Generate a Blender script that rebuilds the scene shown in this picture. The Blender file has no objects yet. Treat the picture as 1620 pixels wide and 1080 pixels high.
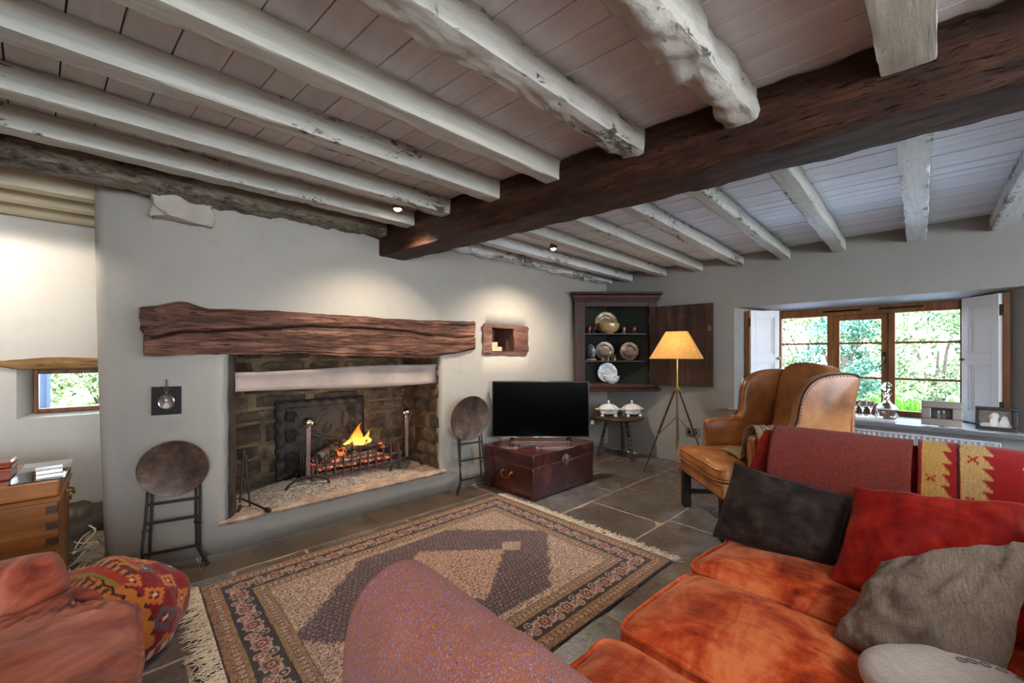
import bpy, bmesh, math, random
import numpy as np
from mathutils import Vector, Matrix, noise
SC = bpy.context.scene
COL = SC.collection
random.seed(7)
PI = math.pi
R_ = Vector((.729, -.6845, 0)); F_ = Vector((.6845, .729, 0))     # diagonal axes of the corner cabinet


def S(r, g, b):
    f = lambda c: (c/255/12.92) if c/255 <= .04045 else ((c/255+.055)/1.055)**2.4
    return (f(r), f(g), f(b), 1)


# ------------------------------------------------------------------ objects
def thing(name, label, cat, loc=(0, 0, 0), rotz=0, group=None):
    o = bpy.data.objects.new(name, None)
    COL.objects.link(o)
    o.location = loc
    o.rotation_euler = (0, 0, rotz)
    o.empty_display_size = .1
    return tag(o, label, cat, group)


def tag(o, label, cat, group=None, kind=None):
    o['label'] = label
    o['category'] = cat
    if group:
        o['group'] = group
    if kind:
        o['kind'] = kind
    return o


def obj(name, bm, mat, parent=None, ang=40, flat=False, bevel=0, label=None, solid=0, sub=0):
    bmesh.ops.recalc_face_normals(bm, faces=bm.faces[:]) if not solid else None
    for f in bm.faces:
        f.smooth = not flat
    if not flat:
        for e in bm.edges:
            if len(e.link_faces) == 2 and e.calc_face_angle(0) > math.radians(ang):
                e.smooth = False
    me = bpy.data.meshes.new(name)
    bm.to_mesh(me)
    bm.free()
    me.materials.append(mat)
    o = bpy.data.objects.new(name, me)
    COL.objects.link(o)
    if parent:
        o.parent = parent
    if solid:
        m = o.modifiers.new('s', 'SOLIDIFY')
        m.thickness = solid
        m.offset = -1
    if bevel:
        m = o.modifiers.new('b', 'BEVEL')
        m.width = bevel
        m.segments = 2
        m.limit_method = 'ANGLE'
        m.angle_limit = math.radians(35)
        m.harden_normals = False
    if sub:
        m = o.modifiers.new('u', 'SUBSURF')
        m.levels = m.render_levels = sub
    if label:
        o['label'] = label
    return o


def struct(name, bm, mat, label, cat, **k):
    o = obj(name, bm, mat, **k)
    return tag(o, label, cat, None, 'structure')


def dup(root, loc=None, rotz=None, label=None):
    r = root.copy()
    COL.objects.link(r)
    if loc is not None:
        r.location = loc
    if rotz is not None:
        r.rotation_euler = (0, 0, rotz)
    if label:
        r['label'] = label
    for ch in list(root.children):
        c = ch.copy()
        COL.objects.link(c)
        c.parent = r
        for g in list(ch.children):
            d = g.copy()
            COL.objects.link(d)
            d.parent = c
    return r


# ------------------------------------------------------------------ mesh helpers
NB = bmesh.new


def box(bm, x0, x1, y0, y1, z0, z1, M=None):
    vs = [bm.verts.new((x, y, z)) for z in (z0, z1) for y in (y0, y1) for x in (x0, x1)]
    if M:
        for v in vs:
            v.co = M @ v.co
    for q in ((0, 2, 3, 1), (4, 5, 7, 6), (0, 1, 5, 4), (2, 6, 7, 3), (0, 4, 6, 2), (1, 3, 7, 5)):
        bm.faces.new([vs[i] for i in q])
    return vs


def grid(bm, nu, nv, f, cu=False, cv=False):
    """surface f(u,v), u,v in 0..1; cu/cv close the direction"""
    vs = []
    for j in range(nv + (0 if cv else 1)):
        vs.append([bm.verts.new(f(i/nu, j/nv)) for i in range(nu + (0 if cu else 1))])
    nj = nv
    for j in range(nj):
        r0 = vs[j]; r1 = vs[(j+1) % len(vs)]
        for i in range(nu):
            a, b = i, (i+1) % len(r0)
            bm.faces.new((r0[a], r0[b], r1[b], r1[a]))
    return vs


def weld(bm, d=1e-5):
    bmesh.ops.remove_doubles(bm, verts=bm.verts[:], dist=d)


def lathe(bm, prof, seg=24, M=None, sx=1, sy=1, rot=0):
    rings = []
    for r, z in prof:
        ring = []
        for k in range(seg):
            a = 2*PI*k/seg + rot
            p = Vector((r*math.cos(a)*sx, r*math.sin(a)*sy, z))
            ring.append(bm.verts.new(M @ p if M else p))
        rings.append(ring)
    for a, b in zip(rings, rings[1:]):
        for k in range(seg):
            bm.faces.new((a[k], a[(k+1) % seg], b[(k+1) % seg], b[k]))
    if prof[0][0] > 1e-6:
        bm.faces.new(rings[0][::-1])
    if prof[-1][0] > 1e-6:
        bm.faces.new(rings[-1])
    return rings


def tube(bm, pts, r, seg=8, closed=False):
    pts = [Vector(p) for p in pts]
    n = len(pts)
    rr = r if isinstance(r, (list, tuple)) else [r]*n
    rings = []
    up = Vector((0, 0, 1))
    prev = None
    for i, p in enumerate(pts):
        a = pts[(i-1) % n] if (closed or i) else p
        b = pts[(i+1) % n] if (closed or i < n-1) else p
        t = (b-a)
        t = t.normalized() if t.length > 1e-9 else Vector((0, 0, 1))
        if prev is None:
            s = t.cross(up)
            if s.length < .05:
                s = t.cross(Vector((1, 0, 0)))
        else:
            s = prev - t*prev.dot(t)
            if s.length < 1e-4:
                s = t.cross(up)
        s.normalize()
        prev = s
        w = t.cross(s)
        rings.append([bm.verts.new(p + (s*math.cos(2*PI*k/seg) + w*math.sin(2*PI*k/seg))*rr[i]) for k in range(seg)])
    m = n if closed else n-1
    for i in range(m):
        a, b = rings[i], rings[(i+1) % n]
        for k in range(seg):
            bm.faces.new((a[k], a[(k+1) % seg], b[(k+1) % seg], b[k]))
    if not closed:
        bm.faces.new(rings[0][::-1])
        bm.faces.new(rings[-1])


def bar(bm, a, b, w, h=None):
    """square bar between two points"""
    h = h or w
    a, b = Vector(a), Vector(b)
    t = (b-a).normalized()
    s = t.cross(Vector((0, 0, 1)))
    if s.length < .05:
        s = Vector((1, 0, 0))
    s.normalize()
    u = s.cross(t)
    q = [(-1, -1), (1, -1), (1, 1), (-1, 1)]
    r0 = [bm.verts.new(a + s*i*w/2 + u*j*h/2) for i, j in q]
    r1 = [bm.verts.new(b + s*i*w/2 + u*j*h/2) for i, j in q]
    bm.faces.new(r0[::-1]); bm.faces.new(r1)
    for k in range(4):
        bm.faces.new((r0[k], r0[(k+1) % 4], r1[(k+1) % 4], r1[k]))


def sp(c, e):
    return math.copysign(abs(c)**e, c)


def superq(bm, a, b, c, e1=.35, e2=.25, M=None, nu=56, nv=28, disp=None):
    """rounded-box (superquadric)"""
    def f(u, v):
        w = 2*PI*u; h = -PI/2 + PI*min(max(v, 1e-4), 1-1e-4)
        p = Vector((a*sp(math.cos(h), e1)*sp(math.cos(w), e2), b*sp(math.cos(h), e1)*sp(math.sin(w), e2), c*sp(math.sin(h), e1)))
        if disp:
            p = disp(p)
        return M @ p if M else p
    grid(bm, nu, nv, f, cu=True)
    weld(bm, 1e-4)


def nz(p, s=1., o=0.):
    return noise.noise(Vector((p[0]*s+o, p[1]*s+o*1.7, p[2]*s-o)))


def fbm(p, s=1., o=0., n=4):
    return noise.fractal(Vector((p[0]*s+o, p[1]*s+o*1.7, p[2]*s-o)), 1.0, 2.0, n)


def timber(bm, a, b, w, h, rough=.006, rnd=.012, seg=None, seed=0., taper=1., sag=0., round_=0., yaxis=None):
    """hewn beam from a to b; section w (horizontal) x h (vertical, hanging from z of a/b as TOP)"""
    a, b = Vector(a), Vector(b)
    L = (b-a).length
    t = (b-a)/L
    s = Vector((0, 0, 1)).cross(t).normalized()
    n = seg or max(4, int(L/.03))
    # section loop
    sec = []
    m = 10
    for k in range(4):
        for q in range(m):
            u = -1 + 2*q/m
            sec.append([(u, -1), (1, u), (-u, 1), (-1, -u)][k])
    rings = []
    lay = bm.verts.layers.float.new('edge')
    for i in range(n+1):
        f = i/n
        c = a + t*L*f
        tt = 1 + (taper-1)*f
        ring = []
        for (u, v) in sec:
            if round_:
                l = math.hypot(u, v)
                mx = max(abs(u), abs(v))
                k = 1 + round_*(mx/l - 1)
                u2, v2 = u*k, v*k
            else:
                # chamfered arris
                cu, cv = abs(u), abs(v)
                k = 1 - rnd/max(w, h)*2*max(0, cu+cv-1.95)*20*max(0, nz((f*L*7, u, v+seed)) + .15)*1.6
                u2, v2 = u*k, v*k
            p = c + s*(u2*w/2*tt) + Vector((0, 0, -h/2 + v2*h/2*tt - sag*math.sin(PI*f)))
            d = fbm(p, 9, seed, 5)*rough*1.3 + nz(p, 34, seed)*rough*.45 + nz((p[0]*1.2, p[1]*1.2, p[2]*1.2), 1, seed)*rough*.9
            if not round_:
                d = nz((c.x*2.2, c.y*2.2, seed), 1)*rough*.5 + fbm(p, 14, seed, 3)*rough*.45
                bow = nz((f*L*.9, seed, 3), 1)*rough*1.6
                p = p + s*bow + Vector((0, 0, bow*.5))
                u2, v2 = sp(u2, .2 if abs(u2) > .9 else 3), sp(v2, .2 if abs(v2) > .9 else 3)
            p = p + (s*u2 + Vector((0, 0, v2)))*d
            nv = bm.verts.new(p)
            nv[lay] = max(0., min(1., (abs(u)+abs(v)-1.25)/.6))
            ring.append(nv)
        rings.append(ring)
    k = len(sec)
    for r0, r1 in zip(rings, rings[1:]):
        for j in range(k):
            bm.faces.new((r0[j], r0[(j+1) % k], r1[(j+1) % k], r1[j]))
    bm.faces.new(rings[0][::-1]); bm.faces.new(rings[-1])


def colour_attr(o, fn, linear=False):
    """colour attribute from fn(Nx3 local coords) -> Nx3 sRGB 0..255"""
    me = o.data
    n = len(me.vertices)
    co = np.empty(n*3, np.float32)
    me.vertices.foreach_get('co', co)
    c = np.clip(fn(co.reshape(-1, 3)), 0, 255)/255.
    c = np.where(c <= .04045, c/12.92, ((c+.055)/1.055)**2.4)
    at = me.color_attributes.new('Col', 'FLOAT_COLOR', 'POINT')
    at.data.foreach_set('color', np.concatenate([c, np.ones((n, 1))], 1).astype(np.float32).ravel())


# ------------------------------------------------------------------ materials
class Mt:
    def __init__(self, name):
        self.m = bpy.data.materials.new(name)
        self.m.use_nodes = True
        self.nt = self.m.node_tree
        self.b = self.nt.nodes['Principled BSDF']
        self.out = self.nt.nodes['Material Output']

    def n(self, typ, ins=None, **props):
        nd = self.nt.nodes.new('ShaderNode'+typ)
        for k, v in props.items():
            setattr(nd, k, v)
        for k, v in (ins or {}).items():
            s = nd.inputs[k]
            if hasattr(v, 'is_linked') or hasattr(v, 'links'):
                self.nt.links.new(v, s)
            else:
                s.default_value = v
        return nd

    def co(self, scale=(1, 1, 1), rot=(0, 0, 0), kind='Object'):
        t = self.n('TexCoord')
        if isinstance(scale, (int, float)):
            scale = (scale,)*3
        return self.n('Mapping', {'Vector': t.outputs[kind], 'Scale': scale, 'Rotation': rot}).outputs[0]

    def noise(self, vec, scale=5, detail=4, rough=.55, dist=0):
        return self.n('TexNoise', {'Vector': vec, 'Scale': scale, 'Detail': detail, 'Roughness': rough, 'Distortion': dist}).outputs[0]

    def vor(self, vec, scale=5, feature='F1', out='Distance', rnd=1):
        nd = self.n('TexVoronoi', {'Vector': vec, 'Scale': scale, 'Randomness': rnd}, feature=feature)
        return nd.outputs[out]

    def ramp(self, fac, stops, interp='LINEAR'):
        nd = self.n('ValToRGB', {'Fac': fac})
        el = nd.color_ramp.elements
        nd.color_ramp.interpolation = interp
        while len(el) < len(stops):
            el.new(.5)
        for e, (p, c) in zip(el, stops):
            e.position = p
            e.color = c if len(c) == 4 else (*c, 1)
        return nd.outputs[0]

    def rng(self, fac, a, b, c=0, d=1):
        return self.n('MapRange', {'Value': fac, 'From Min': a, 'From Max': b, 'To Min': c, 'To Max': d}).outputs[0]

    def mix(self, fac, a, b, blend='MIX'):
        nd = self.n('Mix', data_type='RGBA', blend_type=blend)
        nd.clamp_factor = True
        for i, v in ((0, fac), (6, a), (7, b)):
            s = nd.inputs[i]
            if hasattr(v, 'links'):
                self.nt.links.new(v, s)
            else:
                s.default_value = v
        return nd.outputs[2]

    def math(self, op, a, b=0.):
        nd = self.n('Math', operation=op)
        for i, v in ((0, a), (1, b)):
            if hasattr(v, 'links'):
                self.nt.links.new(v, nd.inputs[i])
            else:
                nd.inputs[i].default_value = v
        return nd.outputs[0]

    def bump(self, h, strength=.3, dist=.01, normal=None):
        ins = {'Height': h, 'Strength': strength, 'Distance': dist}
        if normal is not None:
            ins['Normal'] = normal
        o = self.n('Bump', ins).outputs[0]
        self.nt.links.new(o, self.b.inputs['Normal'])
        return o

    def set(self, **k):
        for a, v in k.items():
            nm = {'color': 'Base Color', 'rough': 'Roughness', 'metal': 'Metallic', 'spec': 'Specular IOR Level', 'coat': 'Coat Weight',
                  'coatr': 'Coat Roughness', 'sheen': 'Sheen Weight', 'sheenr': 'Sheen Roughness', 'sheent': 'Sheen Tint', 'em': 'Emission Color', 'ems': 'Emission Strength',
                  'trans': 'Transmission Weight', 'ior': 'IOR', 'alpha': 'Alpha', 'sss': 'Subsurface Weight'}[a]
            s = self.b.inputs[nm]
            if hasattr(v, 'links'):
                self.nt.links.new(v, s)
            else:
                s.default_value = v
        return self.m


def simple(name, c, rough=.5, metal=0, var=.25, vs=20, bs=60, bump=.1, **k):
    m = Mt(name)
    v = m.co()
    f = m.noise(v, vs, 4)
    dark = tuple(x*(1-var) for x in c[:3]) + (1,)
    lite = tuple(min(1, x*(1+var)) for x in c[:3]) + (1,)
    col = m.ramp(f, [(.3, dark), (.7, lite)])
    if bump:
        m.bump(m.noise(v, bs, 3), bump, .004)
    return m.set(color=col, rough=rough, metal=metal, **k)


def wood(name, dark, mid, lite, axis='x', scale=1., rough=.6, bump=.4, crack=.5, coat=0, crackattr=False, spec=.3):
    """grain running along axis"""
    m = Mt(name)
    st = {'x': (.9, 9, 9), 'y': (9, .9, 9), 'z': (9, 9, .9)}[axis]
    v = m.co(tuple(s*scale for s in st))
    a = m.noise(v, 1.6, 8, .65, .6)
    b = m.noise(v, 6, 5, .7)
    c = m.noise(m.co(scale), 2.2, 3)
    col = m.ramp(a, [(.25, dark), (.5, mid), (.75, lite)])
    col = m.mix(m.rng(c, .35, .7, 0, .55), col, dark)
    cr = m.ramp(b, [(.30, (0, 0, 0, 1)), (.42, (1, 1, 1, 1))])
    col = m.mix(crack, col, m.mix(1, col, cr, 'MULTIPLY'))
    if crackattr:
        col = m.mix(m.n('Attribute', attribute_name='crack').outputs['Fac'], col, S(16, 10, 8))
        kn = m.noise(m.co((1.2, 3, 3)), 2.4, 3)
        col = m.mix(m.rng(kn, .60, .72, 0, .5), col, lite)
    h = m.math('ADD', m.math('MULTIPLY', a, .6), m.math('MULTIPLY', cr, .5))
    m.bump(h, bump, .012)
    return m.set(color=col, rough=rough, coat=coat, coatr=.15, spec=spec)


# plaster ----------------------------------------------------------
def plaster(name, c):
    m = Mt(name)
    v = m.co()
    n1 = m.noise(v, 1.3, 4); n2 = m.noise(v, 9, 6)
    d = tuple(x*.9 for x in c[:3]) + (1,)
    col = m.ramp(n1, [(.3, d), (.65, c)])
    col = m.mix(m.rng(n2, .56, .8, 0, .4), col, tuple(x*.72 for x in c[:3]) + (1,))
    h = m.math('ADD', m.math('MULTIPLY', n1, 1.), m.math('MULTIPLY', m.noise(v, 22, 5), .12))
    m.bump(h, .34, .05)
    return m.set(color=col, rough=.62, spec=.35)


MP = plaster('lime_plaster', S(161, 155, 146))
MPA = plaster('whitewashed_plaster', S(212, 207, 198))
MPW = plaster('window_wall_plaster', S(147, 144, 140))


# painted joists ---------------------------------------------------
def joist_paint(name, base, tint, flake, lo, hi, bump=.5, grain=True):
    m = Mt(name)
    v = m.co((1.2, 14, 14)); u = m.co()
    g = m.noise(m.co((1.5, 30, 30)), 1.5, 7, .65, .3)
    big = m.noise(u, 3, 4)
    col = m.ramp(g, [(.3, tint), (.62, base)])
    fl = m.noise(m.co((1.6, 4, 4)), 9, 10, .75, .6)
    patch = m.noise(m.co((.8, 2, 2)), 2.0, 3)
    k = m.math('ADD', fl, m.math('MULTIPLY', m.math('SUBTRACT', patch, .5), .75))
    ed = m.n('Attribute', attribute_name='edge').outputs['Fac']
    k = m.math('ADD', k, m.math('MULTIPLY', ed, .065))
    mask = m.rng(k, lo, hi)
    col = m.mix(mask, col, flake)
    col = m.mix(m.rng(big, .5, .8, 0, .3), col, tuple(x*.75 for x in base[:3]) + (1,))
    lump = m.noise(m.co((3, 6, 6)), 6, 8, .7)
    h = m.math('SUBTRACT', m.math('ADD', m.math('MULTIPLY', g, .35 if grain else .1), m.math('MULTIPLY', lump, .5)), m.math('MULTIPLY', mask, .35))
    m.bump(h, bump, .015)
    return m.set(color=col, rough=.6, spec=.3)


DK = S(70, 60, 48)
MJ = joist_paint('painted_joist', S(190, 187, 177), S(160, 161, 150), DK, .66, .72, .45)
MJS = joist_paint('sawn_painted_joist', S(192, 188, 176), S(160, 162, 146), DK, .80, .86, .5)
MJR = joist_paint('knobbly_painted_joist', S(192, 188, 177), S(168, 165, 154), S(98, 90, 78), .64, .72, 1., False)
MJL = joist_paint('grimy_log', S(138, 129, 113), S(100, 92, 78), S(58, 50, 40), .50, .66, .7, False)
MJC = joist_paint('cream_joist', S(214, 204, 178), S(196, 184, 154), DK, .72, .78, .3)
MJF = joist_paint('flaking_white_joist', S(212, 213, 212), S(190, 192, 190), S(104, 98, 88), .60, .66, .55)

def boards(name, c1, c2, c3):
    m = Mt(name)
    g = m.noise(m.co((16, 1.1, 8)), 1.4, 7, .62, .4)
    isl = m.n('NewGeometry').outputs['Random Per Island']
    col = m.ramp(g, [(.3, c1), (.65, c2)])
    col = m.mix(m.rng(isl, 0, 1, 0, .4), col, c3)
    sp_ = m.noise(m.co((5, 1, 5)), 3, 6, .7)
    col = m.mix(m.rng(sp_, .60, .72, 0, .35), col, c3)
    m.bump(g, .3, .006)
    return m.set(color=col, rough=.55)


MCB = boards('lilac_grey_boards', S(220, 222, 226), S(238, 240, 243), S(202, 204, 208))
MCB2 = boards('daylit_boards', S(222, 226, 232), S(242, 244, 248), S(198, 203, 210))  # bluish window daylight mixed into the board colour


MOAK = wood('dark_oak_beam', S(20, 10, 7), S(58, 33, 22), S(100, 58, 36), 'y', 1.9, .6, 1.2, .9)
MMAN = wood('weathered_oak_lintel', S(30, 18, 14), S(96, 60, 46), S(160, 112, 88), 'x', 2.2, .6, 1.2, .8, crackattr=True)
MTAN = wood('pale_rough_oak', S(96, 70, 42), S(160, 122, 76), S(196, 160, 110), 'x', 1.3, .8, 1., .6)
MFRM = wood('oak_window_frame', S(84, 50, 26), S(128, 80, 42), S(156, 104, 60), 'z', 1.5, .45, .2, .2)
MCHW = wood('camphor_wood', S(98, 54, 22), S(150, 92, 42), S(186, 124, 66), 'x', 1.0, .38, .12, .2)
MCAB = wood('mahogany_cabinet', S(24, 11, 8), S(58, 28, 19), S(88, 44, 30), 'z', 1.4, .42, .15, .25, .0, spec=.22)
MDOOR = wood('old_dark_door', S(26, 16, 12), S(64, 42, 32), S(98, 68, 52), 'z', 1.2, .5, .35, .55)
MSTL = wood('dark_oak_stool', S(34, 24, 18), S(72, 54, 42), S(104, 82, 64), 'x', 1.8, .5, .3, .4)
MLEG = wood('mahogany_leg', S(20, 11, 9), S(38, 22, 18), S(54, 34, 27), 'z', 1.5, .55, .1, .3)
MINT = simple('cabinet_green_black', S(34, 40, 33), .6)
MSHELF = simple('shelf_dark', S(44, 40, 34), .5)
MPLATEW = simple('smoke_board_grey', S(150, 134, 126), .6, 0, .18, 6, 30, .2)
MWHITE = simple('white_paint', S(214, 214, 214), .4, 0, .03, 6, 20, .03)
MSHUT = simple('shutter_paint', S(236, 236, 238), .35, 0, .03, 6, 20, .03)
MRAD = simple('radiator_paint', S(186, 188, 192), .4, 0, .03, 6, 20, .02)
MSILL = simple('sill_board', S(112, 112, 116), .35, 0, .15, 10, 40, .1)
MIRON = simple('black_iron', S(36, 31, 28), .6, .25, .4, 30, 120, .4)
MBLACK = simple('black_plastic', S(12, 12, 13), .3, 0, .1, 10, 10, 0)
MGAP = simple('dark_gap', S(14, 12, 10), .9, 0, .1, 10, 10, 0)
MSTEEL = simple('polished_steel', S(205, 195, 186), .18, 1, .1, 12, 40, .05)
MBSK = simple('basket_iron', S(84, 72, 66), .5, .5, .3, 40, 90, .3)
MGRIP = simple('andiron_steel', S(150, 128, 120), .35, .9, .2, 30, 80, .2)
MBRASS = simple('brass', S(190, 150, 84), .28, 1, .15, 20, 60, .05)
MPEW = simple('pewter', S(126, 112, 98), .34, .85, .3, 26, 90, .15)
MPEWB = simple('pewter_blue', S(92, 104, 118), .34, .85, .3, 22, 90, .15)
MCOP = simple('copper_mug', S(104, 56, 36), .3, .6, .35, 40, 60, .1)
MLEATH_ = None
m = Mt('black_screen')
MSCREEN = m.set(color=(.0012, .0012, .0013, 1), rough=.22, spec=.06)

m = Mt('table_top_tole')
v = m.co()
a = m.noise(v, 9, 8, .7); b = m.noise(v, 34, 6, .7); c_ = m.noise(v, 3, 3)
col = m.ramp(a, [(.3, S(44, 33, 28)), (.52, S(88, 70, 60)), (.72, S(136, 110, 92))])
col = m.mix(m.rng(b, .66, .72), col, S(178, 142, 116))
col = m.mix(m.rng(c_, .5, .75, 0, .5), col, S(60, 48, 44))
m.bump(a, .15, .004)
MTOLE = m.set(color=col, rough=.42, metal=.35)

# leather
m = Mt('tan_leather')
v = m.co()
a = m.noise(v, 5, 5); w_ = m.vor(v, 260, 'F1')
col = m.ramp(a, [(.28, S(104, 60, 28)), (.5, S(158, 100, 54)), (.72, S(190, 132, 78))])
h = m.math('ADD', m.math('MULTIPLY', w_, .25), m.math('MULTIPLY', m.noise(v, 24, 6, .65), .8))
m.bump(h, .18, .006)
MLEA = m.set(color=col, rough=.33, spec=.5, coat=.12, coatr=.25)

# lacquer trunk
m = Mt('oxblood_lacquer')
v = m.co()
a = m.noise(v, 6, 6, .65)
col = m.ramp(a, [(.3, S(36, 11, 11)), (.55, S(72, 24, 22)), (.8, S(116, 50, 36))])
m.bump(m.noise(v, 40, 5), .06, .004)
MTRUNK = m.set(color=col, rough=.26, coat=.6, coatr=.12)
MRED = simple('red_lacquer', S(134, 44, 28), .35, 0, .25, 10, 40, .05, coat=.4)


# fabrics ----------------------------------------------------------
def velvet(name, dark, mid, lite, ns=4, sheen=.7, tint=(1, .5, .3, 1)):
    m = Mt(name)
    v = m.co()
    a = m.noise(m.co((1, 1.6, 1)), ns, 6, .62, .9)
    b = m.noise(m.co((3, 1, 3)), 14, 5, .6, .4)
    k = m.math('ADD', m.math('MULTIPLY', a, .75), m.math('MULTIPLY', b, .25))
    col = m.ramp(k, [(.34, dark), (.48, mid), (.62, lite)])
    m.bump(m.math('ADD', m.math('MULTIPLY', m.noise(v, 7, 5), 1.), m.math('MULTIPLY', m.noise(v, 180, 2), .12)), .3, .012)
    return m.set(color=col, rough=.7, sheen=sheen, sheenr=.35, sheent=tint, spec=.2)


MVEL = velvet('burnt_orange_velvet', S(104, 24, 11), S(206, 80, 40), S(240, 136, 84), 5)
MVELD = velvet('dark_red_velvet', S(100, 18, 14), S(142, 30, 20), S(166, 46, 30), 4)
MVELR = velvet('crimson_velvet', S(96, 9, 9), S(146, 20, 16), S(182, 48, 30), 3.4, .45, (1, .5, .35, 1))
MSUED = velvet('charcoal_suede', S(34, 28, 27), S(50, 43, 41), S(68, 60, 56), 7, .5, (.6, .5, .5, 1))


def weave(name, c1, c2, sc=420, bump=.25, rough=.85, vs=3):
    m = Mt(name)
    v = m.co()
    a = m.noise(m.co((sc*.08, sc, sc)), 1, 2); b = m.noise(m.co((sc, sc*.08, sc*.08)), 1, 2)
    k = m.math('MULTIPLY', m.math('ADD', a, b), .5)
    col = m.ramp(k, [(.35, c1), (.65, c2)])
    col = m.mix(m.rng(m.noise(v, vs, 4), .35, .7, 0, .4), col, tuple(x*.7 for x in c1[:3]) + (1,))
    m.bump(m.math('ADD', k, m.math('MULTIPLY', m.noise(v, 9, 4), 1.2)), bump, .006)
    return m.set(color=col, rough=rough, sheen=.2, spec=.2)


MLIN = weave('grey_linen', S(108, 97, 88), S(158, 145, 133))
m = Mt('faded_red_linen')
v = m.co()
w1_ = m.noise(m.co((30, 300, 300)), 1, 2); w2_ = m.noise(m.co((300, 30, 30)), 1, 2)
wv = m.math('MULTIPLY', m.math('ADD', w1_, w2_), .5)
rv = m.co(1, (0, 0, -.75))
sc_ = lambda q: m.n('Mapping', {'Vector': rv, 'Scale': q}).outputs[0]
fd = m.noise(sc_((1.8, 3.6, 3.0)), 1.5, 6, .6, .8)
col = m.ramp(fd, [(.38, S(104, 38, 24)), (.49, S(158, 76, 52)), (.62, S(194, 118, 94))])
col = m.mix(m.rng(m.noise(sc_((2.5, 13, 9)), 1.4, 6, .65), .58, .75, 0, .35), col, S(116, 46, 34))
m.bump(m.math('ADD', m.math('MULTIPLY', wv, .15), m.math('MULTIPLY', m.noise(sc_((2.2, 9, 7)), 1.5, 6, .6, .6), 1.6)), .55, .02)
MSLIP = m.set(color=col, rough=.8, sheen=.15, spec=.2)
MTHROW = weave('taupe_wool', S(120, 98, 76), S(158, 134, 108))
MCOTW = weave('white_cotton', S(196, 188, 186), S(224, 218, 214), 300)
MCORD = simple('white_cord', S(222, 214, 200), .5, 0, .05, 5, 5, 0)
MFRIN = weave('cream_fringe', S(188, 168, 142), S(226, 210, 186), 200)


def tweed(name, base, base2, flecks, sc=150):
    m = Mt(name)
    v = m.co()
    a = m.noise(v, sc*1.2, 2)
    col = m.ramp(a, [(.35, base), (.65, base2)])
    for i, (c, th, s) in enumerate(flecks):
        t = m.n('Mapping', {'Vector': v, 'Location': (i*3.1, i*1.7, i*2.3), 'Scale': (1, 1, .8)}).outputs[0]
        f = m.noise(t, sc*s, 2, .5)
        col = m.mix(m.rng(f, th, th+.05), col, c)
    m.bump(m.noise(v, sc*1.5, 3), .6, .004)
    return m.set(color=col, rough=.9, sheen=.08, sheenr=.5, spec=.1)


MTW = tweed('orange_flecked_tweed', S(176, 108, 80), S(152, 94, 92),
            [(S(140, 122, 158), .56, .7), (S(206, 124, 50), .60, .8), (S(190, 176, 196), .66, .9), (S(78, 72, 140), .68, .7), (S(204, 60, 52), .68, .75), (S(220, 170, 60), .71, .8)], 430)
MTW2 = tweed('rust_flecked_tweed', S(150, 66, 48), S(116, 56, 50),
             [(S(86, 64, 88), .57, .6), (S(176, 84, 44), .63, .8), (S(168, 140, 148), .70, .9), (S(52, 44, 70), .67, .8)], 330)


def attr_mat(name, rough=.9, sp_=260, amt=.35, bump=.4):
    m = Mt(name)
    a = m.n('Attribute', attribute_name='Col').outputs['Color']
    f = m.noise(m.co(), sp_, 2)
    col = m.mix(amt, a, m.mix(1, a, m.ramp(f, [(.3, (.35, .33, .33, 1)), (.7, (1, 1, 1, 1))]), 'MULTIPLY'))
    if bump:
        m.bump(f, bump, .003)
    return m.set(color=col, rough=rough, sheen=.15, spec=.2)


MRUG = attr_mat('persian_rug_pile', .95, 300, .6)
MKIL = attr_mat('kilim_weave', .9, 200, .5, .6)
MPIC = attr_mat('photo_print', .3, 50, .0, 0)

# china with blue print
m = Mt('blue_white_china')
v = m.co()
a = m.noise(v, 42, 4, .6, 1.2); b = m.vor(v, 60, 'F1')
col = m.mix(m.rng(a, .57, .62), S(232, 232, 233), S(122, 130, 158))
col = m.mix(m.rng(b, .09, .06), col, S(80, 88, 120))
MCHI = m.set(color=col, rough=.15, coat=.4)
m = Mt('slipware')
v = m.co()
a = m.noise(v, 26, 6, .65, 1.)
col = m.ramp(a, [(.35, S(70, 56, 38)), (.5, S(150, 120, 78)), (.7, S(186, 156, 108))])
MSLW = m.set(color=col, rough=.28, coat=.3)

# glass panes: thin clear sheet
def pane(name, tintc, refl):
    m = Mt(name)
    m.nt.nodes.remove(m.b)
    t = m.n('BsdfTransparent', {'Color': tintc})
    g = m.n('BsdfGlossy', {'Roughness': .02, 'Color': (1, 1, 1, 1)})
    fr = m.n('Fresnel', {'IOR': 1.45})
    k = m.math('MULTIPLY', fr.outputs[0], refl)
    x = m.n('MixShader', {0: k, 1: t.outputs[0], 2: g.outputs[0]})
    m.nt.links.new(x.outputs[0], m.out.inputs[0])
    return m.m


MPANE = pane('window_glass', (.97, .98, .98, 1), .8)
MSHEET = pane('clear_sheet', (.86, .87, .88, 1), 1.6)
m = Mt('cut_glass')
MGLASS = m.set(color=(1, 1, 1, 1), rough=.02, trans=1., ior=1.48)

m = Mt('lamp_shade_parchment')
m.nt.nodes.remove(m.b)
n1 = m.noise(m.co(), 30, 4)
c = m.ramp(n1, [(.3, S(228, 176, 104)), (.7, S(238, 194, 124))])
d = m.n('BsdfDiffuse', {'Color': c})
t = m.n('BsdfTranslucent', {'Color': c})
x = m.n('MixShader', {0: .42, 1: d.outputs[0], 2: t.outputs[0]})
m.nt.links.new(x.outputs[0], m.out.inputs[0])
MSHADE = m.m


def emit(name, c, s):
    m = Mt(name)
    return m.set(color=(0, 0, 0, 1), em=c, ems=s, rough=1)


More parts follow.
